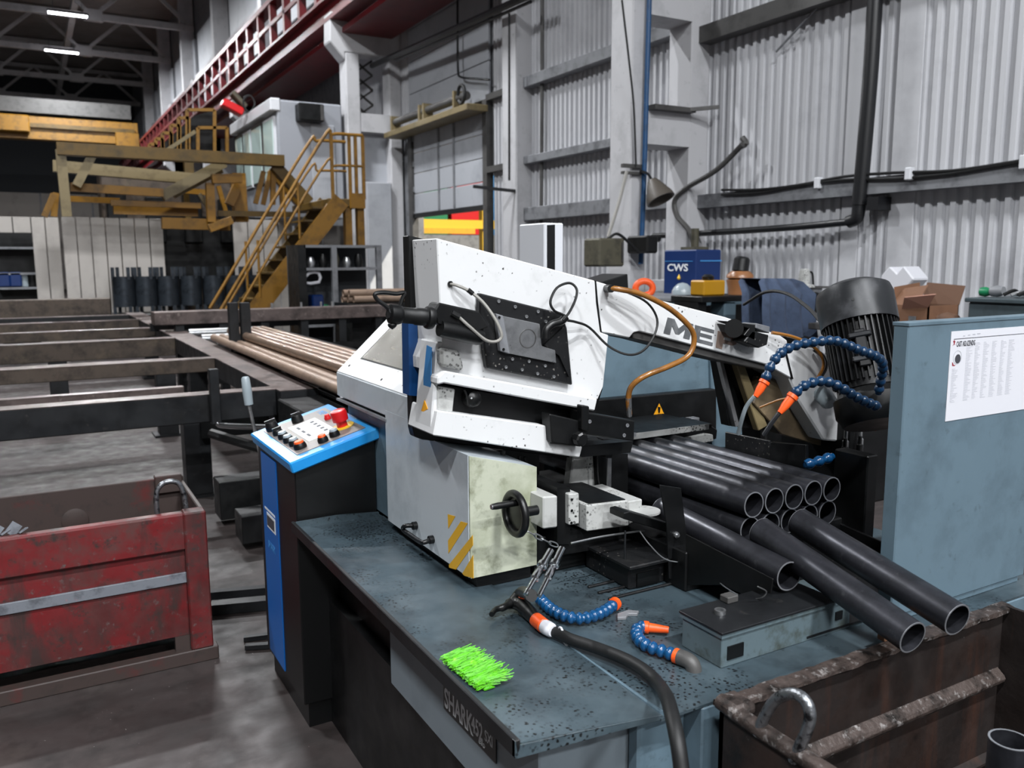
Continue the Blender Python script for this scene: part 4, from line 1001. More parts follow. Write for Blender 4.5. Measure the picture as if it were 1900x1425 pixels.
# cloth hanging over a stand
cl = MB(); rows = []
cpx = [[(5.07, 4.9, 1.551), (5.092, 4.9, 1.551), (5.114, 4.9, 1.551), (5.137, 4.9, 1.55), (5.159, 4.9, 1.55), (5.182, 4.9, 1.55), (5.205, 4.9, 1.549), (5.227, 4.9, 1.549), (5.25, 4.9, 1.549), (5.273, 4.9, 1.548), (5.296, 4.9, 1.548), (5.319, 4.9, 1.548), (5.342, 4.9, 1.547), (5.365, 4.9, 1.547), (5.388, 4.9, 1.547), (5.412, 4.9, 1.546), (5.435, 4.9, 1.546)], [(5.012, 4.9, 1.527), (5.042, 4.9, 1.526), (5.071, 4.9, 1.526), (5.101, 4.9, 1.525), (5.131, 4.9, 1.525), (5.161, 4.9, 1.524), (5.191, 4.9, 1.524), (5.221, 4.9, 1.523), (5.251, 4.9, 1.523), (5.282, 4.9, 1.522), (5.313, 4.9, 1.522), (5.343, 4.9, 1.521), (5.374, 4.9, 1.521), (5.405, 4.9, 1.52), (5.437, 4.9, 1.52), (5.468, 4.9, 1.519), (5.499, 4.9, 1.519)], [(4.987, 4.9, 1.434), (5.021, 4.9, 1.433), (5.055, 4.9, 1.432), (5.089, 4.9, 1.431), (5.124, 4.9, 1.431), (5.158, 4.9, 1.43), (5.193, 4.9, 1.429), (5.228, 4.9, 1.428), (5.263, 4.9, 1.427), (5.298, 4.9, 1.426), (5.334, 4.9, 1.426), (5.369, 4.9, 1.425), (5.405, 4.9, 1.424), (5.441, 4.9, 1.423), (5.477, 4.9, 1.422), (5.513, 4.9, 1.422), (5.55, 4.9, 1.421)], [(4.988, 4.9, 1.306), (5.021, 4.9, 1.305), (5.054, 4.9, 1.303), (5.088, 4.9, 1.302), (5.122, 4.9, 1.301), (5.156, 4.9, 1.3), (5.19, 4.9, 1.299), (5.224, 4.9, 1.298), (5.258, 4.9, 1.297), (5.293, 4.9, 1.296), (5.327, 4.9, 1.295), (5.362, 4.9, 1.293), (5.397, 4.9, 1.292), (5.433, 4.9, 1.291), (5.468, 4.9, 1.29), (5.504, 4.9, 1.289), (5.539, 4.9, 1.288)], [(4.999, 4.9, 1.198), (5.034, 4.9, 1.196), (5.068, 4.9, 1.195), (5.103, 4.9, 1.194), (5.138, 4.9, 1.192), (5.173, 4.9, 1.191), (5.208, 4.9, 1.189), (5.244, 4.9, 1.188), (5.28, 4.9, 1.187), (5.316, 4.9, 1.185), (5.352, 4.9, 1.184), (5.388, 4.9, 1.182), (5.424, 4.9, 1.181), (5.461, 4.9, 1.179), (5.498, 4.9, 1.178), (5.535, 4.9, 1.176), (5.572, 4.9, 1.175)], [(5.022, 4.9, 1.102), (5.056, 4.9, 1.1), (5.091, 4.9, 1.099), (5.126, 4.9, 1.097), (5.161, 4.9, 1.095), (5.197, 4.9, 1.094), (5.232, 4.9, 1.092), (5.268, 4.9, 1.09), (5.304, 4.9, 1.089), (5.34, 4.9, 1.087), (5.376, 4.9, 1.085), (5.413, 4.9, 1.083), (5.449, 4.9, 1.082), (5.486, 4.9, 1.08), (5.523, 4.9, 1.078), (5.56, 4.9, 1.076), (5.598, 4.9, 1.075)]]
v = []; f = []
for r_, row in enumerate(cpx):
    for c_, p in enumerate(row):
        v.append((p[0], p[1] - 0.045 * math.sin(c_ * 1.25) * min(1, r_ / 2) - (0.1 if r_ > 1 else 0.03 * r_), p[2] + (0.012 * math.sin(c_ * 1.1) if r_ == 5 else 0)))
for r_ in range(5):
    for c_ in range(16):
        a = r_ * 17 + c_
        f.append((a, a + 1, a + 18, a + 17))
n0 = len(v)
v += [(x, y + 0.22, z) for x, y, z in v[:17 * 6]]
f += [tuple(reversed([i + n0 for i in q])) for q in f]
for c_ in range(16):
    f.append((c_, n0 + c_, n0 + c_ + 1, c_ + 1))
cl.add(v, f)
tag(cl.build('work_jacket', DENIM, None, 0, True), 'blue-grey work jacket draped over the bench end behind the motor', 'jacket')
t = thing('jacket_stand', 'dark stand holding the work jacket', 'stand', (4.9, 5.0, 0))
sx_ = 5.387
MB().box(sx_ - 0.14, 4.95, 0, sx_ + 0.14, 5.02, 1.532).build('panel', BLACK, t, 0.01)
t = thing('grinder', 'small bench grinder with a bent cable behind the jacket', 'grinder', (6, 5.6, wz))
g0 = Vector((6.245, 5.5, 1.486))
MB().box(g0.x - 0.12, 5.45, wz, g0.x + 0.2, 5.6, g0.z - 0.03).build('base_plate', GIRT, t, 0.01)
MB().lathe([(0, 0), (0.1, 0.0), (0.09, 0.12), (0.05, 0.2), (0.055, 0.6), (0.04, 1), (0, 1)], g0 + Vector((0, 0, -0.04)), g0 + Vector((0.0, 0, 0.13)), 16).build('spindle', CAST, t, smooth=True)
MB().tube([g0 + Vector((0.04, 0, 0.1)), g0 + Vector((0.1, 0, 0.09)), g0 + Vector((0.12, 0, 0.0)), g0 + Vector((0.13, 0, -0.06))], 0.01, 6).build('cable', RUBBER, t)
MB().beam(g0 + Vector((-0.15, -0.05, -0.03)), g0 + Vector((0.3, -0.05, -0.045)), 0.05, 0.02).build('rest_bar', GIRTDK, t)

# side bench with cardboard boxes
bz_ = 1.219 - 0.02
t = thing('side_bench', 'dark steel bench along the ribbed wall behind the grey panel', 'bench', (6, 3.9, 0))
MB().box(5.4, 2.2, bz_ - 0.05, 6.8, 4.7, bz_).build('top', GIRTDK, t, 0.006)
for yy in (2.4, 4.5):
    MB().box(5.5, yy, 0, 5.6, yy + 0.1, bz_ - 0.05).build('leg', GIRTDK, t)
t = thing('cardboard_box', 'open brown cardboard box with raised flaps on the side bench', 'box', (6, 4.1, bz_))
B_ = [(5.7, 4.175, 1.255), (5.7, 3.862, 1.272), (5.7, 4.184, 1.394), (5.7, 3.856, 1.367)]
ya, yc = B_[1][1], B_[0][1]
h_ = 0.16
MB().box(5.7, ya, bz_, 5.71, yc, bz_ + h_).build('side_wall', CARD, t)
MB().box(6.05, ya, bz_, 6.06, yc, bz_ + h_).build('side_wall', CARDIN, t)
MB().box(5.7, yc - 0.01, bz_, 6.06, yc, bz_ + h_).build('side_wall', CARD, t)
MB().box(5.7, ya, bz_, 6.06, ya + 0.01, bz_ + h_).build('side_wall', CARD, t)
MB().box(5.7, ya, bz_, 6.06, yc, bz_ + 0.01).build('bottom', CARDIN, t)
def flap(a, b, c, d, m_, nm='flap'):
    a, b, c, d = map(Vector, (a, b, c, d)); n = (b - a).cross(d - a).normalized() * 0.006
    MB().loft([a, b, c, d], [a + n, b + n, c + n, d + n]).build(nm, m_, t)
zt_ = bz_ + h_
flap((5.7, yc, zt_), (6.05, yc, zt_), (6.05, yc + 0.02, zt_ + 0.16), (5.75, yc + 0.02, zt_ + 0.13), CARD)
flap((5.7, ya + 0.1, zt_), (5.7, yc, zt_), (5.82, yc - 0.02, zt_ + 0.12), (5.82, ya + 0.1, zt_ + 0.15), CARD)
flap((5.69, ya, zt_ - 0.01), (5.69, yc - 0.1, zt_ - 0.03), (5.6, yc - 0.18, zt_ + 0.06), (5.62, ya - 0.1, zt_ + 0.09), PINKCARD, 'pink_flap')
flap((6.06, ya, zt_), (6.06, yc, zt_), (6.12, yc, zt_ + 0.16), (6.12, ya, zt_ + 0.14), CARDIN)
MB().box(5.695, (ya + yc) / 2 - 0.06, bz_ + 0.02, 5.70, (ya + yc) / 2, bz_ + 0.08).build('printed_label', LETTER, t)
t = thing('white_polystyrene', 'white polystyrene packing piece standing behind the cardboard box', 'packing', (6.2, 4.3, bz_))
S = [(6.2, 4.642, 1.346), (6.2, 4.657, 1.561), (6.2, 4.58, 1.642), (6.2, 4.506, 1.585), (6.2, 4.451, 1.647), (6.2, 4.346, 1.539), (6.2, 4.436, 1.442), (6.2, 4.509, 1.342)]
MB().prism([(p[1], p[2]) for p in S], 'x', 6.2, 6.4).build('block', PAPER, t, 0.01)
MB().box(6.2, S[0][1] - 0.15, bz_, 6.4, S[0][1], S[0][2]).build('pad', PAPER, t)
tag(MB().box(6.15, S[0][1] - 0.35, bz_, 6.19, S[0][1] + 0.02, bz_ + 0.2).build('flat_carton', CARD, None, 0.004), 'flat brown carton sheet leaning behind the open box', 'carton')
t = thing('leather_scrap', 'crumpled brown leather glove on the side bench', 'glove', (5.7, 3.7, bz_))
G = [(5.65, 3.816, 1.277), (5.65, 3.737, 1.339), (5.65, 3.659, 1.4), (5.65, 3.561, 1.31)]
MB().tube([(5.65, G[0][1], bz_ + 0.03), (5.68, G[1][1], bz_ + 0.06), (5.65, G[2][1], bz_ + 0.07), (5.7, G[3][1], bz_ + 0.04)], [0.03, 0.05, 0.055, 0.05, 0.03], 12, 5).build('palm', CARDIN, t, smooth=True)
MB().tube([(5.6, G[1][1], bz_ + 0.02), (5.58, G[2][1], bz_ + 0.03), (5.62, G[3][1], bz_ + 0.02)], 0.02, 8, 5).build('thumb', CARD, t, smooth=True)
t = thing('tool_chest', 'dark grey tool chest at the right edge of the side bench', 'chest', (5.9, 2.9, bz_))
C_ = [(5.6, 3.501, 1.296), (5.6, 3.512, 1.436)]
MB().box(5.6, 2.2, bz_, 6.3, C_[0][1], C_[1][2] - 0.03).build('body', TEAL, t, 0.008)
MB().box(5.58, 2.18, C_[1][2] - 0.03, 6.32, C_[0][1] + 0.02, C_[1][2]).build('lid', TEAL, t, 0.006)
T_ = [(5.8, 3.521, 1.457), (5.8, 3.465, 1.478), (5.8, 3.411, 1.498), (5.8, 3.316, 1.471)]
zc = C_[1][2]
t = thing('power_tool', 'green power tool lying on the dark tool chest', 'tool', (5.8, 3.0, zc))
MB().lathe([(0, 0), (0.03, 0), (0.035, 0.4), (0.022, 1), (0, 1)], (5.8, T_[0][1] + 0.02, zc + 0.035), (5.8, T_[1][1], zc + 0.035), 14).build('grip', GREENPL, t, smooth=True)
MB().lathe([(0, 0), (0.035, 0), (0.04, 0.5), (0.03, 1), (0, 1)], (5.8, T_[1][1], zc + 0.04), (5.8, T_[2][1] - 0.03, zc + 0.045), 14).build('motor_case', GIRT, t, smooth=True)
random.seed(9)
for k in range(6):
    y = T_[2][1] - 0.06 - 0.05 * k
    tag(MB().tube([(5.75, y, zc + 0.02), (5.8, y - 0.04, zc + 0.05 - 0.01 * (k % 2)), (5.9, y - 0.02, zc + 0.02), (5.95, y + 0.03, zc + 0.02)], 0.012, 8, 4).build('hand_tool', STEEL if k % 2 else BLACK, None, smooth=True), 'hand tool in the heap on the tool chest, %s from the green tool' % ('first', 'second', 'third', 'fourth', 'fifth', 'sixth')[k], 'tool', 'hand tools on the tool chest')


# ================================================================== band saw
saw = thing('band_saw', 'white and blue-grey metal band saw with a slanted bow head', 'saw', (1.6, 2.1, 0))
ZB = 0.762
# --- base
base = MB().box(1.17, 1.25, 0.14, 2.52, 3.0, ZB).build('base_cabinet', BLUEGREY, saw, 0.004)
MB().box(0.82, 1.34, 0.495, 1.168, 2.16, 0.762).build('side_module', BASEGREY, saw, 0.004)
MB().box(1.04, 1.3, 0.55, 1.168, 1.338, 0.735).build('corner_box', BLUEGREY, base, 0.006)
MB().box(0.86, 1.4, 0.0, 2.4, 2.95, 0.49).build('plinth', BLACK, saw)
MB().box(0.9, 2.165, 0.49, 1.168, 2.86, 0.74).build('rear_module', BLACK, saw)
lab = MB().box(0.8165, 1.518, 0.600, 0.8195, 1.79, 0.70).build('name_plate', BLACKPL, base)
text_part('plate_lettering', 'SHARK', WHITEPRINT, base, (0.8163, 1.783, 0.610), (0, -1, 0), (0, 0, 1), 0.072, 0.0005, 0.0016, 0.68)
text_part('plate_lettering', '452', WHITEPRINT, base, (0.8163, 1.635, 0.620), (0, -1, 0), (0, 0, 1), 0.060, 0.0005, 0.001, 0.62)
text_part('plate_lettering', 'SXI', WHITEPRINT, base, (0.8163, 1.570, 0.630), (0, -1, 0), (0, 0, 1), 0.038, 0.0005, 0.0002, 0.72)
text_part('plate_lettering', 'evo', WHITEPRINT, base, (0.8163, 1.60, 0.608), (0, -1, 0), (0, 0, 1), 0.024, 0.0005, 0, 0.9)
for k in range(5):
    MB().box(0.816, 1.76 - 0.03 * k, 0.668, 0.8165, 1.775 - 0.03 * k, 0.6705).build('plate_dash', WHITEPRINT, base)
# --- chip tray with lips
tr = MB()
T1 = [(0.745, 1.30, 0.785), (1.066, 1.266, 0.7735), (1.10, 1.9, 0.7725), (1.10, 2.85, 0.7725), (0.745, 2.85, 0.785)]
tr.loft([(x, y, z - 0.004) for x, y, z in T1], T1)
tray = tr.build('chip_tray', TRAYGREY, saw)
MB().box(1.06, 1.252, ZB, 2.51, 2.98, ZB + 0.006).build('deck_plate', TRAYGREY, saw)
MB().box(0.733, 1.285, 0.764, 0.745, 2.86, 0.802).build('side_lip', DARKSTEEL, tray, 0.002)  # lip coloured dark to stand in for shade on its outer face
MB().loft([(0.733, 1.285, 0.764), (1.066, 1.255, 0.764), (1.066, 1.255, 0.7745), (0.87, 1.272, 0.787), (0.745, 1.285, 0.790), (0.733, 1.285, 0.802)], [(0.733, 1.297, 0.764), (1.066, 1.267, 0.764), (1.066, 1.267, 0.7735), (0.87, 1.284, 0.783), (0.745, 1.297, 0.786), (0.733, 1.297, 0.802)]).build('front_lip', TRAYGREY, tray, 0.001)
MB().loft([(0.745, 2.84, 0.775), (1.05, 2.84, 0.768), (1.05, 2.84, 0.792), (0.9, 2.84, 0.804), (0.745, 2.84, 0.802)], [(0.745, 2.85, 0.775), (1.05, 2.85, 0.768), (1.05, 2.85, 0.792), (0.9, 2.85, 0.804), (0.745, 2.85, 0.802)]).build('rear_lip', TRAYGREY, tray)
MB().loft([(1.062, 1.262, 0.768), (1.085, 1.262, 0.768), (1.085, 1.72, 0.768), (1.074, 1.72, 0.768)], [(1.064, 1.262, 0.7775), (1.072, 1.262, 0.7775), (1.078, 1.72, 0.7735), (1.075, 1.72, 0.7735)]).build('right_edge_fold', BLUEGREY, tray)

# --- white body cover left of the head
BXL = 1.02
body = MB().prism([(2.045, 0.812), (2.67, 0.812), (2.67, 1.18), (3.19, 1.18), (3.19, 1.275), (2.36, 1.275), (2.36, 1.10), (2.045, 1.10)], 'x', BXL, 1.24).build('body_cover', BODYGREY, saw, 0.004)
MB().prism([(1.022, 0.812), (1.24, 0.812), (1.24, 1.108), (1.022, 1.166)], 'y', 2.040, 2.0455).build('front_face', CREAM, body)
MB().prism([(BXL, 1.09), (1.24, 1.09), (1.24, 1.108), (BXL, 1.168)], 'y', 2.0455, 2.36).build('sloping_top', BODYGREY, body)
MB().prism([(2.046, 0.813), (2.669, 0.813), (2.669, 1.2), (2.36, 1.2), (2.36, 1.168), (2.046, 1.168)], 'x', 1.0193, 1.0215).build('left_face', BODYGREY, body)
MB().box(1.06, 2.67, 0.79, 1.24, 3.18, 1.175).build('recessed_panel', BLUEGREY, body)
MB().box(1.016, 2.66, 1.162, 1.06, 3.19, 1.17).build('edge_strip', GIRT, body)
MB().box(1.05, 2.06, 0.77, 1.23, 2.66, 0.812).build('under_body_shade', BLACK, body)  # black filler standing in for the shadow in the gap under the body
# sloping hood with a window, above the body
a_ = (1.02, 1.275); b_ = (1.275, 1.51)
dx, dz = b_[0] - a_[0], b_[1] - a_[1]
hood = MB().prism([a_, b_, (1.285, 1.51), (1.5, 1.5), (1.5, 1.275)], 'y', 2.36, 3.19).build('hood', WHITE, body, 0.004)
def hs(u, y, n):
    L_ = math.hypot(dx, dz)
    return (a_[0] + dx * u - dz / L_ * n, y, a_[1] + dz * u + dx / L_ * n)
def hslab(u0, u1, ya, yb2, n0, n1):
    return MB().loft([hs(u0, ya, n0), hs(u1, ya, n0), hs(u1, yb2, n0), hs(u0, yb2, n0)], [hs(u0, ya, n1), hs(u1, ya, n1), hs(u1, yb2, n1), hs(u0, yb2, n1)])
hslab(0.24, 0.93, 2.42, 3.08, 0.0003, 0.0012).build('window_gasket', BLACKPL, body)
hslab(0.255, 0.915, 2.43, 3.065, 0.0012, 0.0035).build('window_pane', PLASTICW, body)
for u, y in ((0.12, 3.12), (0.08, 2.75)):
    MB().lathe([(0, 0), (0.005, 0), (0.005, 1), (0, 1)], hs(u, y, 0), hs(u, y, 0.002), 8).build('screw', BLACKPL, body)
# hazard stripes and grab handle on the left face
for k, pl in enumerate([[(2.18, 0.964), (2.129, 0.971), (2.178, 0.92)], [(2.093, 0.966), (2.049, 0.972), (2.18, 0.843), (2.181, 0.883)], [(2.02, 0.946), (2.019, 0.917), (2.13, 0.81), (2.176, 0.801), (2.178, 0.809)], [(2.019, 0.888), (2.018, 0.821), (2.074, 0.81), (2.088, 0.812)]]):
    MB().prism(pl, 'x', 1.0185, 1.02).build('hazard_stripe', HAZARD, body)
MB().tube([(1.018, 2.418, 0.864), (0.985, 2.428, 0.865), (0.985, 2.447, 0.848), (0.985, 2.407, 0.846), (0.985, 2.317, 0.847), (0.985, 2.284, 0.853), (1.018, 2.29, 0.855)], 0.0075, 10, 4).build('grab_handle', BLACKPL, body, smooth=True)
for q in [(1.018, 2.418, 0.864), (1.018, 2.29, 0.855)]:
    MB().cyl((1.02, q[1], q[2]), (1.005, q[1], q[2]), 0.013, n=12).build('handle_foot', BLACKPL, body)

# --- black machine table and pillars under the head
MB().box(1.245, 2.06, 0.77, 2.3, 2.75, 0.885).build('machine_table', BLACK, saw, 0.004)
MB().box(1.245, 2.32, 0.885, 1.42, 2.75, 1.10).build('inner_wall', BLACK, saw)
MB().box(1.55, 1.74, 0.768, 2.2, 2.06, 0.885).build('outfeed_support', BLACK, saw, 0.004)
MB().box(1.42, 1.83, 0.768, 1.55, 2.05, 0.84).build('dark_gearbox', BLACKS, saw, 0.006)
MB().box(1.40, 1.80, 0.84, 1.56, 2.06, 0.852).build('gearbox_cap', BLACKS, saw, 0.003)
MB().box(1.445, 1.825, 0.775, 1.525, 1.832, 0.815).build('gearbox_recess', BLACKPL, saw)
for k in range(3):
    MB().box(1.33, 1.80 + 0.05 * k, 0.768, 1.62, 1.81 + 0.05 * k, 0.775).build('floor_bar', BLACKS, saw, 0.002)
# speckled casting plate behind the vise
MB().prism([(1.509, 1.074), (1.588, 1.064), (1.601, 0.926), (1.494, 0.965)], 'y', 2.25, 2.29).build('casting_plate', CAST, saw, 0.004)
MB().prism([(1.592, 1.069), (1.724, 1.05), (1.727, 0.874), (1.594, 0.894)], 'y', 2.24, 2.3).build('dark_jaw', BLACK, saw)
MB().tube([(1.568, 2.2, 1.071), (1.573, 2.2, 0.989), (1.587, 2.2, 0.96), (1.594, 2.2, 0.928)], 0.003, 6).build('thin_line', RUBBER, saw)
MB().box(*(1.589, 2.17, 0.93), *(1.604, 2.175, 1.071)).build('guide_strip', STEEL, saw)

# --- vise
vise = MB().prism([(1.219, 1.039), (1.268, 1.035), (1.268, 0.941), (1.219, 0.944)], 'y', 1.97, 2.16).build('vise', CAST, saw, 0.004)
MB().prism([(1.313, 1.031), (1.349, 1.029), (1.35, 0.936), (1.314, 0.937)], 'y', 1.98, 2.24).build('vise_plate', CAST, vise, 0.003)
MB().prism([(1.285, 1.049), (1.33, 1.043), (1.331, 0.871), (1.286, 0.879)], 'y', 2.0, 2.2).build('vise_gap_shade', BLACK, vise)  # black box standing in for the shade between the vise blocks
MB().prism([(1.362, 0.995), (1.513, 0.987), (1.517, 0.908), (1.363, 0.916)], 'y', 1.96, 2.2).build('vise_jaw', CAST, vise, 0.003)
MB().prism([(1.375, 0.993), (1.509, 0.986), (1.509, 0.99), (1.375, 0.997)], 'y', 1.97, 2.2).build('jaw_top', BLACK, vise)
MB().prism([(1.536, 0.973), (1.59, 0.973), (1.591, 0.911), (1.538, 0.899)], 'y', 1.99, 2.2).build('jaw_end', CAST, vise, 0.003)
MB().prism([(1.301, 0.915), (1.548, 0.891), (1.549, 0.831), (1.301, 0.841)], 'y', 2.006, 2.2).build('lower_slide', BLACK, vise)
for q in [(1.322, 1.979, 0.981), (1.322, 1.979, 1.014), (1.321, 1.979, 0.944)]:
    MB().cyl(q, (q[0], q[1] - 0.002, q[2]), 0.004, n=8).build('bolt', BLACKPL, vise)
wc = Vector((1.116, 1.95, 1.011))
xh = Vector((1, 0, 0))
MB().tube([wc + Vector((0, 0.056 * math.cos(a * math.pi / 6), 0.056 * math.sin(a * math.pi / 6))) for a in range(12)], 0.011, 10, 3, True).build('handwheel', BLACKPL, vise, smooth=True)
hw = MB().lathe([(0, 0), (0.05, 0.3), (0.05, 0.6), (0.02, 0.6), (0.018, 1), (0, 1)], wc - xh * 0.004, wc + xh * 0.02, 24)
hw.cyl(wc, wc + xh * 0.07, 0.014, n=14)
hw.build('wheel_disc', BLACKPL, vise, smooth=True)
hp = wc + Vector((0, -0.005, 0.032))
MB().lathe([(0, 0), (0.009, 0.0), (0.0095, 0.8), (0.008, 1), (0, 1)], hp, hp - xh * 0.075, 14).build('wheel_handle', BLACKPL, vise, smooth=True)
MB().cyl(hp - xh * 0.075, hp - xh * 0.078, 0.007, n=12).build('handle_cap', STEEL, vise)
lk = [(1.142, 1.93, 0.963), (1.166, 1.93, 0.947), (1.191, 1.93, 0.932), (1.216, 1.93, 0.916), (1.241, 1.93, 0.904)]
for k in range(4):
    p, q = Vector(lk[k]), Vector(lk[k + 1]); m_ = (p + q) / 2; d_ = (q - p) * 0.62
    n_ = Vector((0, 0, 1)) if k % 2 else Vector((0, 1, 0)); n_ = n_ * 0.0055
    MB().tube([m_ - d_, m_ - d_ * 0.6 + n_, m_ + d_ * 0.6 + n_, m_ + d_, m_ + d_ * 0.6 - n_, m_ - d_ * 0.6 - n_], 0.002, 6, 3, True).build('chain_link', STEEL, vise, smooth=True)

# --- bow head: everything lies in the plane of the blade, slanting down to the pivot on the right
YH = 2.10
head = MB().prism([(0.962, 1.762), (1.483, 1.64), (1.489, 1.573), (1.505, 1.483), (1.536, 1.473), (1.518, 1.314), (1.497, 1.275), (0.979, 1.399), (0.955, 1.395), (0.954, 1.429), (0.974, 1.479), (0.968, 1.591)], 'y', YH, 2.27).build('saw_head', WHITE, saw, 0.003)
# back plate with a black rim, longer than the cover on the left and below
bp = [(0.95, 1.774), (0.969, 1.771), (1.594, 1.628), (1.624, 1.46), (1.639, 1.275), (1.61, 1.199), (1.557, 1.047), (1.45, 1.069), (0.982, 1.175), (0.958, 1.186), (0.952, 1.212)]
MB().prism(bp, 'y', 2.27, 2.31).build('back_plate', BLACK, head, 0.003)
MB().prism([(0.942, 1.529), (0.97, 1.522), (0.971, 1.308), (0.94, 1.313)], 'y', 2.262, 2.312).build('blue_edge', DKBLUE, head)
# left end of the head
MB().prism([(0.958, 1.483), (0.982, 1.481), (0.981, 1.398), (0.959, 1.363), (0.957, 1.291), (0.945, 1.222), (0.935, 1.226), (0.938, 1.281), (0.951, 1.4)], 'y', 2.102, 2.215).build('end_cheek', WHITE, head, 0.004)
MB().prism([(0.965, 1.405), (1.476, 1.284), (1.466, 1.247), (0.963, 1.371), (0.944, 1.368), (0.944, 1.389)], 'y', 2.07, 2.12).build('ledge', WHITE, head, 0.004)
MB().prism([(0.969, 1.36), (1.51, 1.235), (1.501, 1.171), (1.329, 1.197), (0.968, 1.281)], 'y', 2.13, 2.27).build('blade_channel', BLACK, head)
MB().prism([(0.957, 1.36), (1.011, 1.347), (1.002, 1.281), (0.956, 1.291)], 'y', 2.10, 2.14).build('channel_block', CAST, head, 0.003)
MB().prism([(0.947, 1.295), (1.298, 1.217), (1.315, 1.201), (1.313, 1.164), (1.428, 1.139), (1.418, 1.106), (0.932, 1.227)], 'y', 2.08, 2.26).build('lower_bar', WHITE, head, 0.003)
MB().prism([(0.958, 1.468), (1.019, 1.455), (1.029, 1.4), (0.957, 1.417)], 'y', 2.076, 2.12).build('corner_casting', CAST, head, 0.008)
k0 = (1.068, 2.13, 1.315)
MB().lathe([(0, 0), (0.024, 0), (0.026, 0.4), (0.022, 0.8), (0.01, 1), (0, 1)], k0, (k0[0], 2.085, k0[2]), 24).build('round_cap', BLACKPL, head, smooth=True)
MB().tube([(1.047, 2.095, 1.299), (1.044, 2.095, 1.325), (1.037, 2.095, 1.343)], 0.003, 6).build('cap_lead', RUBBER, head)
q = (1.053, 2.084, 1.32)
MB().sphere(q, 0.004, 8).build('cap_screw', STEEL, head)
# warning decal on the left end of the head
xd = 0.95
MB().prism([(2.144, 1.47), (2.112, 1.466), (2.126, 1.315), (2.175, 1.299), (2.171, 1.377)], 'x', xd - 0.004, xd - 0.002).build('blue_decal', CYLAB, head)
MB().prism([(2.15, 1.315), (2.129, 1.293), (2.18, 1.272)], 'x', xd - 0.012, xd - 0.010).build('warning_decal', WARN, head)
# arm towards the pivot
MB().prism([(1.494, 1.639), (1.754, 1.572), (2.027, 1.51), (2.291, 1.436), (2.329, 1.415), (2.362, 1.275), (2.227, 1.337), (1.667, 1.478), (1.644, 1.475), (1.627, 1.459), (1.516, 1.483), (1.5, 1.572)], 'y', 2.115, 2.26).build('arm', WHITE, head, 0.003)
MB().prism([(1.489, 1.64), (1.494, 1.639), (1.502, 1.573), (1.517, 1.481), (1.511, 1.482), (1.495, 1.573)], 'y', 2.11, 2.116).build('cover_seam', BLACKPL, head)
MB().prism([(1.651, 1.472), (1.679, 1.479), (2.243, 1.338), (2.274, 1.305), (2.011, 1.364), (1.708, 1.442), (1.656, 1.453)], 'y', 2.13, 2.27).build('arm_underside', GIRTDK, head, 0.003)
MB().prism([(2.298, 1.405), (2.485, 1.379), (2.574, 1.338), (2.607, 1.222), (2.662, 1.009), (2.547, 1.028), (2.407, 1.188), (2.355, 1.271)], 'y', 2.118, 2.26).build('pivot_link', WHITE, head, 0.006)
MB().prism([(2.315, 1.381), (2.323, 1.381), (2.365, 1.275), (2.356, 1.276)], 'y', 2.112, 2.119).build('link_seam', BLACKPL, head)
MB().prism([(2.295, 1.277), (2.441, 1.25), (2.498, 1.17), (2.648, 0.976), (2.402, 1.054), (2.251, 1.185)], 'y', 2.19, 2.24).build('oily_plate', DIRTPLATE, head, 0.003)
MB().prism([(2.164, 1.347), (2.206, 1.337), (2.34, 1.091), (2.294, 1.076)], 'y', 2.20, 2.23).build('tan_strut', TANSTEEL, head, 0.003)
MB().prism([(2.133, 1.359), (2.393, 1.282), (2.42, 1.052), (2.202, 1.095)], 'y', 2.26, 2.3).build('dark_back', BLACK, head)
for xx in (1340, 1352):
    pass
MB().prism([(2.125, 1.354), (2.14, 1.353), (2.236, 1.095), (2.217, 1.093)], 'y', 2.24, 2.26).build('slide_rail', STEEL, head)
LM = [(0, 0), (0, 1), (.26, 1), (.5, .5), (.74, 1), (1, 1), (1, 0), (.76, 0), (.76, .55), (.57, .14), (.43, .14), (.24, .55), (.24, 0)]
LE = [(0, 0), (0, 1), (1, 1), (1, .79), (.3, .79), (.3, .61), (.92, .61), (.92, .4), (.3, .4), (.3, .21), (1, .21), (1, 0)]
LP = [(0, 0), (0, 1), (.82, 1), (1, .86), (1, .5), (.82, .36), (.32, .36), (.32, 0)]
for poly, corners, m_ in ((LM, [(1.763, 2.114, 1.468), (1.872, 2.114, 1.442), (1.779, 2.114, 1.518)], LETTER), (LE, [(1.889, 2.114, 1.436), (1.974, 2.114, 1.415), (1.896, 2.114, 1.489)], LETTER), (LP, [(1.989, 2.114, 1.409), (2.078, 2.114, 1.387), (1.997, 2.114, 1.465)], LETTERT)):
    o_, r_, u_ = map(Vector, corners)
    pts = [o_ + (r_ - o_) * a + (u_ - o_) * b for a, b in poly]
    MB().prism([(p.x, p.z) for p in pts], 'y', 2.1135, 2.1155).build('maker_lettering', m_, head)
pts = [o_ + (r_ - o_) * a + (u_ - o_) * b for a, b in ((.34, .58), (.34, .74), (.68, .74), (.68, .58))]
MB().prism([(p.x, p.z) for p in pts], 'y', 2.1128, 2.114).build('letter_counter', WHITE, head)
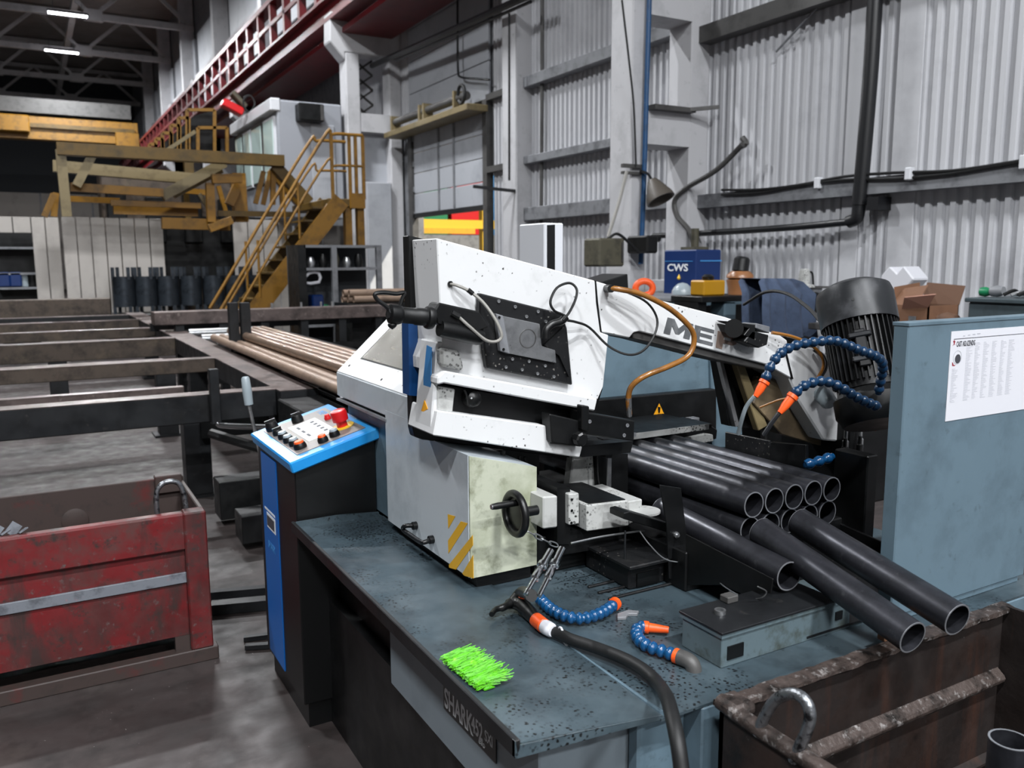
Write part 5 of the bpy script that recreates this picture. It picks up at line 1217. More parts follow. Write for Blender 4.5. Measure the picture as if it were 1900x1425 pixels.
# central black frame with bolted bright plate
fr = MB().prism([(1.078, 1.613), (1.351, 1.547), (1.368, 1.502), (1.388, 1.332), (1.099, 1.403), (1.091, 1.461), (1.077, 1.564)], 'y', 2.075, 2.10).build('blade_wheel_frame', BLACKS, head, 0.004)
MB().prism([(1.141, 1.549), (1.265, 1.521), (1.272, 1.457), (1.318, 1.442), (1.322, 1.404), (1.149, 1.445)], 'y', 2.062, 2.076).build('bright_plate', STEEL, head, 0.002)
MB().prism([(1.12, 1.556), (1.143, 1.549), (1.164, 1.44), (1.133, 1.45)], 'y', 2.058, 2.076).build('bright_side_plate', GIRT, head, 0.002)
pc = Vector((1.224, 2.062, 1.481))
MB().lathe([(0.0255, 0), (0.0275, 0), (0.0275, 1), (0.0255, 1)], pc, pc - Vector((0, 0.0015, 0)), 28).build('plate_ring', GIRTDK, head)
for q in [(1.136, 2.074, 1.589), (1.189, 2.074, 1.572), (1.265, 2.074, 1.556), (1.291, 2.074, 1.526), (1.226, 2.074, 1.543), (1.179, 2.074, 1.424), (1.234, 2.074, 1.414), (1.289, 2.074, 1.397), (1.355, 2.074, 1.416), (1.158, 2.074, 1.402), (1.211, 2.074, 1.391), (1.263, 2.074, 1.376), (1.319, 2.074, 1.363)]:
    MB().lathe([(0.0025, 0), (0.005, 0), (0.005, 1), (0.0025, 1), (0.0025, 0.2), (0, 0.2)], q, (q[0], q[1] - 0.003, q[2]), 10).build('bolt', STEEL, head)
for q in [(1.129, 2.058, 1.545), (1.142, 2.058, 1.455)]:
    MB().cyl(q, (q[0], q[1] - 0.002, q[2]), 0.004, n=8).build('plate_screw', BLACKPL, head)
MB().tube([(1.276, 2.05, 1.48), (1.279, 2.05, 1.504), (1.297, 2.05, 1.519), (1.327, 2.05, 1.526), (1.345, 2.05, 1.539)], 0.012, 10, 4).build('sensor_arm', BLACKPL, head, smooth=True)
MB().prism([(1.281, 1.459), (1.348, 1.508), (1.368, 1.359), (1.333, 1.425)], 'y', 2.065, 2.076).build('frame_corner', BLACKS, head)
# blade tension cylinder sticking out to the left
MB().prism([(0.92, 1.571), (0.934, 1.593), (1.054, 1.565), (1.083, 1.522), (1.043, 1.509), (0.928, 1.535)], 'y', 2.03, 2.09).build('tension_bracket', BLACK, head, 0.004)
ca, cb = Vector((0.937, 2.035, 1.525)), Vector((1.066, 2.045, 1.493))
MB().lathe([(0, 0), (0.022, 0), (0.024, 0.1), (0.024, 0.9), (0.02, 1), (0, 1)], ca, cb, 20).build('tension_cylinder', BLACKPL, head, smooth=True)
ca, cb = Vector((0.909, 2.02, 1.554)), Vector((0.789, 2.02, 1.569))
MB().lathe([(0, 0), (0.029, 0), (0.031, 0.08), (0.029, 0.14), (0.023, 0.16), (0.023, 0.4), (0.021, 0.42), (0.021, 0.72), (0.024, 0.74), (0.026, 0.8), (0.025, 0.98), (0.018, 1), (0, 1)], ca, cb, 22).build('tension_knob', BLACK, head, smooth=True)
MB().lathe([(0, 0), (0.014, 0), (0.014, 1), (0, 1)], cb, cb + (cb - ca).normalized() * 0.004, 6).build('hex_end', BLACKS, head)
MB().tube([(0.79, 2.02, 1.58), (0.778, 2.02, 1.591), (0.759, 2.02, 1.605), (0.753, 2.02, 1.62), (0.776, 2.02, 1.623), (0.81, 2.02, 1.619), (0.832, 2.02, 1.621), (0.825, 2.02, 1.604), (0.818, 2.02, 1.585)], 0.0055, 8, 4).build('crank_loop', BLACKPL, head, smooth=True)
q = Vector((0.797, 2.02, 1.54))
MB().sphere(q, 0.012, 12).build('crank_ball', BLACKPL, head, smooth=True)
# cables on the head
MB().tube([(1.0, 2.1, 1.639), (1.014, 2.08, 1.634), (1.045, 2.07, 1.618), (1.073, 2.05, 1.59), (1.097, 2.03, 1.549), (1.113, 2.02, 1.509), (1.113, 2.02, 1.49), (1.094, 2.02, 1.482), (1.064, 2.02, 1.489), (1.019, 2.02, 1.525), (0.986, 2.03, 1.557)], 0.0045, 8, 5).build('sensor_cable', CABLE, head, smooth=True)
q = Vector((0.999, 2.098, 1.639))
MB().lathe([(0.004, 0), (0.008, 0), (0.008, 1), (0.004, 1)], q, q - Vector((0, 0.004, 0)), 14).build('cable_grommet', BLACKPL, head)
MB().cyl((1.039, 2.07, 1.623), (1.052, 2.067, 1.612), 0.007, n=10).build('cable_joint', BLACKPL, head)
MB().cyl((0.969, 2.028, 1.565), (0.989, 2.024, 1.553), 0.009, n=10).build('cable_plug', BLACKPL, head)
MB().tube([(1.334, 2.05, 1.546), (1.298, 2.04, 1.56), (1.286, 2.04, 1.586), (1.314, 2.05, 1.623), (1.363, 2.06, 1.636), (1.382, 2.05, 1.619), (1.372, 2.04, 1.59), (1.35, 2.04, 1.552), (1.328, 2.04, 1.531)], 0.0038, 8, 5).build('looped_cable', RUBBER, head, smooth=True)
MB().tube([(1.342, 2.05, 1.53), (1.39, 2.06, 1.521), (1.45, 2.08, 1.501), (1.508, 2.06, 1.443), (1.559, 2.03, 1.418), (1.616, 2.03, 1.428), (1.673, 2.05, 1.47), (1.691, 2.06, 1.519), (1.659, 2.07, 1.57), (1.587, 2.08, 1.604), (1.527, 2.09, 1.618)], 0.0038, 8, 5).build('hanging_cable', RUBBER, head, smooth=True)
MB().tube([(1.522, 2.08, 1.617), (1.545, 2.06, 1.614), (1.62, 2.04, 1.596), (1.718, 2.03, 1.55), (1.79, 2.02, 1.492), (1.809, 2.02, 1.447), (1.784, 2.02, 1.401), (1.706, 2.02, 1.373), (1.622, 2.03, 1.348), (1.588, 2.05, 1.316), (1.584, 2.06, 1.276), (1.597, 2.07, 1.226)], 0.0088, 10, 5).build('oil_hose', BRASS, head, smooth=True)
MB().cyl((1.535, 2.112, 1.616), (1.521, 2.07, 1.616), 0.012, n=12).build('hose_fitting', BLACKPL, head, smooth=True)
MB().cyl((1.584, 2.06, 1.28), (1.597, 2.07, 1.219), 0.010, 0.008, n=10).build('hose_end', STEEL, head, smooth=True)
# blade guide bracket at the lower right of the head
MB().prism([(1.394, 1.257), (1.595, 1.209), (1.594, 1.145), (1.394, 1.19)], 'y', 2.04, 2.10).build('guide_arm', BLACK, head, 0.003)
MB().prism([(1.291, 1.258), (1.403, 1.225), (1.403, 1.147), (1.298, 1.172)], 'y', 2.05, 2.10).build('guide_plate', BLACK, head, 0.003)
MB().prism([(1.391, 1.278), (1.418, 1.272), (1.415, 1.197), (1.391, 1.203)], 'y', 2.03, 2.06).build('guide_hook', BLACKPL, head, 0.003)
q = Vector((1.378, 2.05, 1.18))
MB().lathe([(0, 0), (0.012, 0), (0.012, 0.4), (0.021, 0.42), (0.021, 0.9), (0.016, 1), (0, 1)], q, q - Vector((0, 0.045, 0)), 8).build('clamp_knob', BLACKPL, head)
for q in [(1.425, 2.04, 1.224), (1.566, 2.04, 1.198), (1.554, 2.04, 1.168)]:
    MB().lathe([(0.003, 0), (0.006, 0), (0.006, 1), (0.003, 1), (0.003, 0.2), (0, 0.2)], q, (q[0], q[1] - 0.002, q[2]), 12).build('guide_bolt', GIRT, head)
MB().prism([(1.4, 1.138), (1.637, 1.13), (1.627, 1.093), (1.44, 1.101)], 'y', 2.1, 2.2).build('guide_block', BLACK, head)
MB().prism([(1.555, 1.136), (1.608, 1.13), (1.592, 1.069), (1.566, 1.072)], 'y', 2.15, 2.19).build('guide_wedge', BLACKS, head, 0.002)
MB().prism([(1.375, 1.181), (1.726, 1.13), (1.726, 1.115), (1.375, 1.151)], 'y', 2.2, 2.202).build('saw_blade', STEEL, head)
q = Vector((1.216, 2.2, 1.108))
kb = MB().cyl(q + Vector((0, 0, 0.02)), q, 0.008, n=10)
for a in range(5):
    an = a * 2 * math.pi / 5
    kb.sphere(q + Vector((0.012 * math.cos(an), 0.012 * math.sin(an), -0.004)), 0.007, 8)
kb.build('star_knob', GIRTDK, head, smooth=True)
for pth in [[(1.275, 2.2, 1.104), (1.275, 2.2, 1.046), (1.281, 2.2, 1.003)], [(1.293, 2.2, 1.099), (1.31, 2.2, 1.05), (1.326, 2.2, 0.996)]]:
    MB().tube(pth, 0.005, 8, 4).build('feed_line', RUBBER, head, smooth=True)
# clamp on top of the arm
MB().lathe([(0, 0), (0.031, 0), (0.031, 1), (0, 1)], (2.056, 2.1, 1.472), (1.997, 2.04, 1.478), 20).build('cable_guide_roll', BLACKPL, head, smooth=True)
MB().prism([(1.982, 1.501), (2.107, 1.484), (2.102, 1.432), (2.052, 1.452), (2.075, 1.473), (1.997, 1.494)], 'y', 2.05, 2.11).build('roll_bracket', BLACK, head, 0.002)
MB().prism([(2.104, 1.49), (2.167, 1.476), (2.166, 1.453), (2.1, 1.474)], 'y', 2.045, 2.11).build('sensor_cap', GIRT, head, 0.002)
MB().prism([(2.09, 1.465), (2.169, 1.447), (2.163, 1.414), (2.123, 1.405), (2.053, 1.43)], 'y', 2.05, 2.11).build('sensor_block', BLACKS, head, 0.003)
MB().tube([(2.224, 2.09, 1.45), (2.274, 2.08, 1.441), (2.33, 2.07, 1.426), (2.388, 2.06, 1.401), (2.432, 2.05, 1.361), (2.446, 2.05, 1.321), (2.425, 2.06, 1.273)], 0.006, 8, 5).build('oil_hose', BRASS, head, smooth=True)
MB().tube([(2.45, 2.1, 1.379), (2.476, 2.08, 1.352), (2.481, 2.07, 1.313), (2.438, 2.06, 1.278), (2.407, 2.06, 1.253)], 0.008, 8, 5).build('black_hose', RUBBER, head, smooth=True)

# --- parts behind the head
MB().prism([(1.929, 1.533), (2.698, 1.413), (2.728, 1.071), (1.932, 1.083)], 'y', 2.9, 2.96).build('rear_guard_panel', BLUEGREY, saw, 0.004)
MB().prism([(2.672, 1.414), (2.853, 1.306), (2.907, 0.81), (2.714, 0.832)], 'y', 2.88, 3.1).build('rear_pillar', BLUEGREY, saw, 0.006)
gb = MB().prism([(1.918, 1.133), (2.649, 1.126), (2.656, 0.933), (1.92, 0.943)], 'y', 2.8, 2.85).build('rear_guide', BLACK, saw, 0.004)
wt = [(2.317, 1.101), (2.367, 1.021), (2.269, 1.026)]
MB().prism(wt, 'y', 2.7965, 2.7985).build('warning_triangle', BLACKPL, gb)
MB().prism([(2.316, 1.09), (2.353, 1.027), (2.279, 1.031)], 'y', 2.795, 2.7965).build('warning_sign', WARN, gb)
MB().prism([(2.307, 1.077), (2.322, 1.075), (2.318, 1.05), (2.311, 1.051)], 'y', 2.793, 2.795).build('exclamation_mark', BLACKPL, gb)
MB().prism([(2.309, 1.046), (2.321, 1.045), (2.321, 1.035), (2.31, 1.037)], 'y', 2.793, 2.795).build('exclamation_mark', BLACKPL, gb)
MB().prism([(1.999, 1.024), (2.429, 1.019), (2.472, 0.992), (2.468, 0.953), (2.041, 0.963)], 'y', 2.6, 2.8).build('rear_step', BLACK, gb, 0.004)
MB().prism([(2.02, 0.967), (2.382, 0.991), (2.418, 0.983), (2.422, 0.955), (2.203, 0.948)], 'y', 2.57, 2.59).build('worn_cover_strip', CAST, gb, 0.002)
for (xa, xb) in [(2.224, 2.311), (2.4, 2.461)]:
    zq = 0.995
    MB().box(xa, 2.7, zq, xb, 2.74, zq + 0.035).build('sensor_clip', GIRT, gb, 0.002)
po = MB().box(2.047, 3.3, 1.2, 2.152, 3.528, 1.871).build('white_post', WHITEP, saw, 0.006)
MB().prism([(2.061, 1.86), (2.101, 1.863), (2.102, 1.513), (2.061, 1.514)], 'y', 3.295, 3.3).build('post_slot', BLACKPL, po)
MB().box(2.059, 3.32, 0.0, 2.14, 3.5, 1.2).build('post_foot', BLACK, po)
MB().prism([(2.277, 1.598), (2.447, 1.638), (2.455, 1.545), (2.293, 1.531)], 'y', 3.2, 3.4).build('black_cover', BLACKPL, saw, 0.004)
MB().box(2.35, 3.0, 0.1, 2.9, 3.4, 1.0).build('rear_cabinet', BLACK, saw, 0.004)

# motor on the pivot end of the head
mt, mb_ = Vector((2.503, 1.99, 1.598)), Vector((2.449, 1.848, 1.262))
ma = (mt - mb_); ml = ma.length; md = ma.normalized()
motor = MB().lathe([(0, 0), (0.105, 0), (0.105, 0.7), (0, 0.7)], mb_, mt, 32).build('motor', MOTORDK, saw, smooth=True)
u_ = md.orthogonal().normalized(); w2 = md.cross(u_)
MB().lathe([(0.112, 0.62), (0.128, 0.62), (0.129, 0.9), (0.122, 0.97), (0.09, 1.02), (0.03, 1.04), (0, 1.04)], mb_, mt, 36).build('fan_cowl', MOTOR, motor, smooth=True)
for k in range(40):
    a = 2 * math.pi * k / 40
    r_ = u_ * math.cos(a) + w2 * math.sin(a)
    MB().beam(mb_ + r_ * 0.11 + md * 0.02, mb_ + r_ * 0.11 + md * ml * 0.64, 0.0045, 0.026, tuple(r_)).build('fin', MOTORDK, motor)
fv = (Vector((0, 0, 1.5)) * 0 + Vector((-mb_.x, -mb_.y, 0))).normalized(); fv = (fv - md * fv.dot(md)).normalized()
for s_ in (0.2, 0.42):
    MB().beam(mb_ + fv * 0.124 + md * ml * s_, mb_ + fv * 0.124 + md * ml * (s_ + 0.05), 0.07, 0.02, tuple(fv)).build('terminal_lug', MOTOR, motor, 0.004)
MB().beam(mb_ + fv * 0.12 + md * ml * 0.15, mb_ + fv * 0.12 + md * ml * 0.5, 0.035, 0.02, tuple(fv)).build('cable_boss', MOTORDK, motor, 0.004)
q = fv * 0.13 + mb_ + md * ml * 0.78
MB().cyl(q - fv * 0.004, q, 0.005, n=8).build('cowl_screw', BLACKPL, motor)
MB().lathe([(0, 0), (0.11, 0.0), (0.13, 0.3), (0.13, 0.75), (0.1, 1.0), (0, 1)], mb_ - md * 0.12, mb_, 28).build('gearbox', BLACK, saw, smooth=True)
MB().box(2.62, 2.05, 0.768, 2.85, 2.4, 1.12).build('pivot_housing', BLACK, saw, 0.01)
MB().prism([(2.739, 1.318), (2.823, 1.321), (2.833, 1.213), (2.786, 1.212)], 'y', 2.3, 2.32).build('white_flap', WHITE, saw)
q = Vector((2.512, 2.05, 1.195))
MB().lathe([(0, 0), (0.03, 0), (0.033, 0.3), (0.03, 0.85), (0.02, 1), (0, 1)], q + Vector((0.0, 0.06, 0.02)), q + Vector((-0.02, 0, -0.015)), 18).build('grey_cap', GREYPL, saw, smooth=True)
q = Vector((2.528, 1.95, 1.161))
MB().sphere(q, 0.022, 16).build('steel_ball_knob', BLACKPL, saw, smooth=True)
MB().tube([(2.43, 2.0, 1.375), (2.478, 1.98, 1.342), (2.52, 1.96, 1.278), (2.587, 1.95, 1.216)], 0.014, 10, 5).build('motor_cable', RUBBER, saw, smooth=True)
MB().tube([(3.195, 3.2, 1.472), (3.137, 3.0, 1.543), (3.067, 2.8, 1.543), (2.872, 2.5, 1.495), (2.62, 2.2, 1.449)], 0.008, 8, 5).build('motor_cable', RUBBER, saw, smooth=True)
MB().lathe([(0, 0), (0.012, 0.1), (0.011, 0.9), (0, 1)], (2.549, 1.9, 1.101), (2.555, 1.9, 1.158), 12).build('orange_handle', ORANGE, saw, smooth=True)
for k, (px0, px1) in enumerate([(2.942, 3.152)]):
    MB().box(px0, 2.2, 0.768, px1, 2.5, 0.898).build('oily_ledge', DIRTPLATE, saw, 0.006)
for k in range(4):
    MB().lathe([(0, 0), (0.012, 0), (0.012, 0.6), (0.007, 0.65), (0.007, 1), (0, 1)], (2.52 + 0.04 * k, 2.0 + 0.03 * (k % 2), 0.98), (2.52 + 0.04 * k, 2.0 + 0.03 * (k % 2), 1.06 + 0.02 * (k % 2)), 10).build('valve', STEEL if k % 2 else BLACKPL, saw, smooth=True)

# side guides right of the pipes
MB().prism([(2.235, 1.081), (2.023, 1.087), (2.02, 1.021), (2.233, 1.02)], 'x', 2.16, 2.17).build('side_guide', BLACKS, saw, 0.002)
MB().prism([(2.013, 1.085), (1.862, 1.103), (1.857, 1.025), (2.01, 1.018)], 'x', 2.155, 2.17).build('side_guide', BLACK, saw, 0.002)
bb = (2.26, 1.705, 1.084); bl = (2.26, 1.834, 1.078); br = 2.31
MB().box(2.26, bb[1], 0.768, br, bl[1], bb[2]).build('black_box', BLACK, saw, 0.004)
MB().prism([(1.757, 0.868), (1.571, 0.848), (1.567, 0.798), (1.754, 0.812)], 'x', 2.19, 2.2).build('outfeed_rail', BLACK, saw, 0.002)
MB().box(2.0, 1.38, 0.80, 2.2, 1.75, 0.81).build('outfeed_shelf', BLACKS, saw, 0.002)
# left outfeed guide: upright plate, long side plate
up_ = MB().prism([(1.501, 1.074), (1.578, 1.054), (1.602, 0.92), (1.616, 0.764), (1.542, 0.79), (1.529, 0.951)], 'y', 1.80, 1.806).build('upright_plate', BLACK, saw, 0.001)
for q in [(1.562, 1.8, 0.919), (1.574, 1.8, 0.806)]:
    MB().lathe([(0, 0), (0.009, 0), (0.009, 0.5), (0.005, 0.55), (0.005, 1), (0, 1)], q, (q[0], q[1] - 0.012, q[2]), 10).build('bolt', STEEL, saw)
MB().prism([(1.752, 0.935), (1.427, 0.912), (1.432, 0.873), (1.527, 0.837), (1.606, 0.835), (1.747, 0.787)], 'x', 1.556, 1.56).build('long_side_plate', BLACK, saw, 0.001)
MB().prism([(1.421, 0.989), (1.44, 0.99), (1.601, 0.926), (1.602, 0.897), (1.421, 0.971)], 'y', 1.86, 1.93).build('flat_bracket', BLACK, saw, 0.002)
MB().lathe([(0, 0), (0.05, 0), (0.05, 1), (0, 1)], (1.581, 1.97, 0.939), Vector((1.581, 1.97, 0.939)) + Vector((0, 0, 0.006)), 20).build('pale_disc', CAST, saw)
MB().tube([(1.268, 1.9, 0.915), (1.38, 1.9, 0.916), (1.528, 1.9, 0.909)], 0.003, 6).build('thin_rod', STEEL, saw)
MB().tube([(1.479, 1.86, 0.925), (1.482, 1.82, 0.898), (1.518, 1.79, 0.856), (1.578, 1.76, 0.843), (1.588, 1.7, 0.849), (1.554, 1.6, 0.838), (1.533, 1.5, 0.843), (1.527, 1.44, 0.863), (1.528, 1.42, 0.887), (1.497, 1.42, 0.907)], 0.0018, 6, 5).build('wire', STEEL, saw)
MB().tube([(1.426, 1.86, 0.936), (1.426, 1.86, 0.815), (1.427, 1.86, 0.684)], 0.003, 6).build('drop_rod', DARKSTEEL, saw)
ramp_ = MB()
ramp_.loft([(1.6, 1.72, 0.84), (2.18, 1.72, 0.84), (2.18, 1.35, 0.775), (1.6, 1.35, 0.775)], [(1.6, 1.72, 0.845), (2.18, 1.72, 0.845), (2.18, 1.35, 0.78), (1.6, 1.35, 0.78)])
ramp_.build('chute', BLACKS, saw)

# oily steel block on the deck
blk = MB().box(1.318, 1.352, 0.768, 1.757, 1.488, 0.842).build('support_block', OILGREY, saw, 0.002)
MB().box(1.314, 1.348, 0.842, 1.76, 1.492, 0.852).build('block_rim', OILGREY, blk)
MB().box(1.312, 1.345, 0.852, 1.70, 1.495, 0.858).build('block_top', DARKSTEEL, blk, 0.001)
MB().box(1.335, 1.349, 0.785, 1.385, 1.352, 0.818).build('slot', BLACKPL, blk)
MB().box(1.70, 1.349, 0.80, 1.725, 1.352, 0.822).build('slot', BLACKPL, blk)
MB().hollow((1.385, 1.43, 0.858), (1.385, 1.43, 0.868), 0.014, 0.009, 14).build('nut', STEEL, blk, smooth=True)
MB().box(1.44, 1.46, 0.858, 1.475, 1.49, 0.875).build('small_clip', GIRTDK, blk, 0.002)

MB().box(1.62, 2.45, 1.043, 2.3, 2.62, 1.062).build('clamp_hood', BLACK, saw, 0.003)
MB().box(1.66, 2.446, 1.041, 2.28, 2.45, 1.064).build('hood_strip', CAST, saw, 0.001)
MB().box(1.62, 2.6, 1.043, 2.3, 2.75, 1.056).build('clamp_hood', BLACK, saw, 0.003)
# --- articulated coolant hoses: every bead is a piece
def bead_hose(name, path, r, mat_, step=0.9, rot=0):
    pts = spline(path, 14)
    d = [0]
    for a, b in zip(pts, pts[1:]):
        d.append(d[-1] + (b - a).length)
    L_ = d[-1]; n = max(2, int(L_ / (r * 2 * step)))
    def at(s):
        for i in range(len(d) - 1):
            if d[i + 1] >= s:
                t_ = (s - d[i]) / max(1e-9, d[i + 1] - d[i]); return pts[i].lerp(pts[i + 1], t_)
        return pts[-1]
    h = MB().tube(path, r * 0.55, 8, 6).build(name, mat_, saw, smooth=True)
    first = None
    for k in range(n):
        a, b = at(L_ * k / n), at(L_ * (k + 1) / n)
        ax = (b - a)
        if first is None:
            me = MB().lathe([(r * 0.62, -0.04), (r * 0.8, 0.06), (r * 0.98, 0.3), (r, 0.45), (r * 0.86, 0.66), (r * 0.66, 0.78), (r * 0.62, 1.04)], (0, 0, 0), (0, 0, L_ / n), 14)
            f_ = me.build('hose_bead', mat_, None, smooth=True)
            first = f_; o = f_
        else:
            o = first.copy(); COL.objects.link(o)
        o.parent = h
        o.matrix_parent_inverse = Matrix()
        o.location = a - saw.location
        o.rotation_mode = 'QUATERNION'
        o.rotation_quaternion = Vector((0, 0, 1)).rotation_difference(ax.normalized())
    return h
def nozzle(a, b, r, mat_, parent):
    a = Vector(a); b = Vector(b)
    return MB().lathe([(r * 0.6, 0), (r * 1.15, 0.02), (r * 1.2, 0.18), (r * 0.95, 0.22), (r * 0.9, 0.6), (r * 0.55, 1), (r * 0.4, 1), (r * 0.5, 0.5)], a, b, 14).build('nozzle', mat_, parent, smooth=True)
P1 = [(1.816, 1.724, 1.357), (1.823, 1.724, 1.38), (1.834, 1.721, 1.4), (1.846, 1.717, 1.42), (1.871, 1.717, 1.437), (1.903, 1.713, 1.45), (1.944, 1.703, 1.459), (1.988, 1.69, 1.463), (2.046, 1.681, 1.464), (2.095, 1.674, 1.449), (2.155, 1.671, 1.428), (2.217, 1.668, 1.41), (2.27, 1.679, 1.382), (2.299, 1.702, 1.342), (2.32, 1.726, 1.278)]
h = bead_hose('coolant_hose', P1, 0.0155, BLUEDK)
nozzle(P1[0], (1.788, 1.732, 1.311), 0.0135, ORANGE, h)
MB().tube([(1.785, 1.733, 1.313), (1.779, 1.755, 1.283), (1.779, 1.772, 1.244), (1.794, 1.801, 1.189)], 0.0062, 8, 5).build('jet_tube', GREYPL, h, smooth=True)
P2 = [(1.853, 1.65, 1.323), (1.871, 1.643, 1.343), (1.912, 1.634, 1.356), (1.943, 1.628, 1.358), (1.979, 1.618, 1.348), (2.014, 1.606, 1.328), (2.056, 1.602, 1.305), (2.101, 1.596, 1.286), (2.153, 1.599, 1.268)]
h = bead_hose('coolant_hose', P2, 0.0155, BLUEDK)
nozzle(P2[0], (1.814, 1.664, 1.272), 0.014, ORANGE, h)
MB().tube([(1.815, 1.664, 1.274), (1.826, 1.699, 1.241), (1.861, 1.763, 1.188)], 0.007, 8, 5).build('jet_tube', STEEL, h, smooth=True)
MB().tube([(1.843, 1.643, 1.316), (1.831, 1.683, 1.305), (1.811, 1.736, 1.277)], 0.003, 6, 5).build('tie_wire', BRASS, h, smooth=True)
P3 = [(2.132, 1.84, 1.045), (2.168, 1.832, 1.05), (2.201, 1.826, 1.056), (2.242, 1.827, 1.062)]
bead_hose('coolant_hose', P3, 0.018, BLUEPL)
P4 = [(1.145, 1.87, 0.789), (1.139, 1.836, 0.789), (1.134, 1.789, 0.789), (1.138, 1.748, 0.789), (1.153, 1.715, 0.789), (1.177, 1.701, 0.789), (1.216, 1.702, 0.789), (1.261, 1.716, 0.789), (1.294, 1.733, 0.789)]
h = bead_hose('coolant_hose', P4, 0.0165, BLUEPL, 0.62)
p, q = Vector(P4[-1]), Vector(P4[-2])
MB().lathe([(0.012, 0), (0.0175, 0.1), (0.0175, 1), (0.010, 1)], p, p + (p - q).normalized() * 0.012, 16).build('end_collar', ORANGE, h, smooth=True)
P5 = [(1.285, 1.59, 0.786), (1.271, 1.594, 0.786), (1.244, 1.571, 0.786), (1.223, 1.531, 0.786), (1.221, 1.498, 0.786), (1.229, 1.474, 0.786), (1.239, 1.452, 0.786), (1.246, 1.429, 0.786)]
h = bead_hose('coolant_hose', P5, 0.0165, BLUEPL, 0.62)
p = Vector(P5[0])
MB().lathe([(0.012, 0), (0.0155, 0.05), (0.0155, 0.22), (0.012, 0.25), (0.0085, 1), (0, 1)], p - Vector((0.006, 0, 0)), (1.326, 1.546, 0.784), 14).build('nozzle', ORANGE, h, smooth=True)
p, q = Vector(P5[-1]), Vector(P5[-2]); d_ = (p - q).normalized()
MB().lathe([(0.012, 0), (0.0178, 0.05), (0.0178, 1), (0.012, 1)], p, p + d_ * 0.016, 16).build('collar', ORANGE, h, smooth=True)
MB().tube([p + d_ * 0.012, p + d_ * 0.032, p + d_ * 0.046 + Vector((0, 0, -0.006)), p + d_ * 0.052 + Vector((0, 0, -0.022)), p + d_ * 0.053 + Vector((0, 0, -0.045))], [0.0185, 0.0185, 0.0185, 0.0185, 0.0185], 16, 5).build('elbow_pipe', GIRTDK, h, smooth=True)

# --- hose with the black two-way valve lying in the tray
hz = 0.793
H = [(1.061, 1.674, 0.793), (1.068, 1.645, 0.793), (1.076, 1.606, 0.793), (1.102, 1.541, 0.793), (1.125, 1.464, 0.793), (1.13, 1.396, 0.793), (1.118, 1.335, 0.793)] + [(1.029, 1.202, 0.85), (0.98, 1.127, 0.859), (0.954, 1.08, 0.837), (0.944, 1.055, 0.792)]
hs_ = MB().tube(H, 0.0145, 12, 6).build('supply_hose', RUBBER, saw, smooth=True)
V = [(0.973, 1.826, 0.797), (0.998, 1.848, 0.797), (1.021, 1.85, 0.797), (1.059, 1.865, 0.797), (1.069, 1.842, 0.797), (1.065, 1.796, 0.797), (1.056, 1.743, 0.797), (1.053, 1.697, 0.797), (1.057, 1.662, 0.797)]
MB().tube(V[0:5], [0.007, 0.008, 0.010, 0.014, 0.018], 12, 5).build('valve_handle', BLACKPL, hs_, smooth=True)
MB().tube(V[3:7], [0.017, 0.019, 0.020, 0.019, 0.017], 14, 5).build('valve_body', BLACKPL, hs_, smooth=True)
MB().cyl(V[6], V[7], 0.0185, n=16).build('orange_sleeve', ORANGE, hs_, 0.002, True)
MB().lathe([(0, 0), (0.017, 0), (0.0185, 0.3), (0.0175, 0.8), (0.014, 1), (0, 1)], V[7], V[8], 16).build('white_collar', PAPER, hs_, smooth=True)
q = Vector(H[1])
MB().tube([q + Vector((0.0, 0.017, 0)), q + Vector((0.0, 0, 0.018)), q + Vector((0, -0.017, 0)), q + Vector((0.0, -0.018, -0.014)), q + Vector((0.004, -0.026, -0.02))], 0.003, 6, 5).build('clip', PAPER, hs_, smooth=True)
q = Vector(V[4])
MB().tube([q + Vector((0, 0, 0.016)), q + Vector((0.006, 0.0, 0.022))], 0.008, 8, 2).build('red_tip', ORANGE, hs_)
for a, b in (((0.958, 1.627, 0.924), (1.079, 1.708, 0.985)), ((0.985, 1.611, 0.921), (1.104, 1.695, 0.99))):
    a = Vector(a); b = Vector(b)
    MB().lathe([(0, 0), (0.006, 0), (0.0065, 0.34), (0.0105, 0.36), (0.0105, 0.52), (0.0085, 0.54), (0.0085, 0.62), (0.013, 0.63), (0.013, 0.7), (0.0095, 0.72), (0.0095, 1), (0, 1)], a, b, 12).build('chrome_coupler', CHROME, hs_, smooth=True)
MB().tube([V[3], Vector(V[4]) + Vector((0.01, 0.01, 0.03)), (0.97, 1.62, 0.922)], 0.015, 10, 4).build('valve_neck', BLACKPL, hs_, smooth=True)
q = Vector((1.307, 1.692, 0.771))
tag(MB().prism([(q.x - 0.035, q.y - 0.005), (q.x - 0.02, q.y + 0.015), (q.x + 0.02, q.y + 0.02), (q.x + 0.04, q.y), (q.x + 0.025, q.y - 0.012), (q.x + 0.005, q.y + 0.0), (q.x - 0.015, q.y - 0.015)], 'z', 0.768, 0.776).build('open_spanner', GIRT, None, 0.001), 'small open-ended spanner head lying on the deck under the rod', 'spanner')

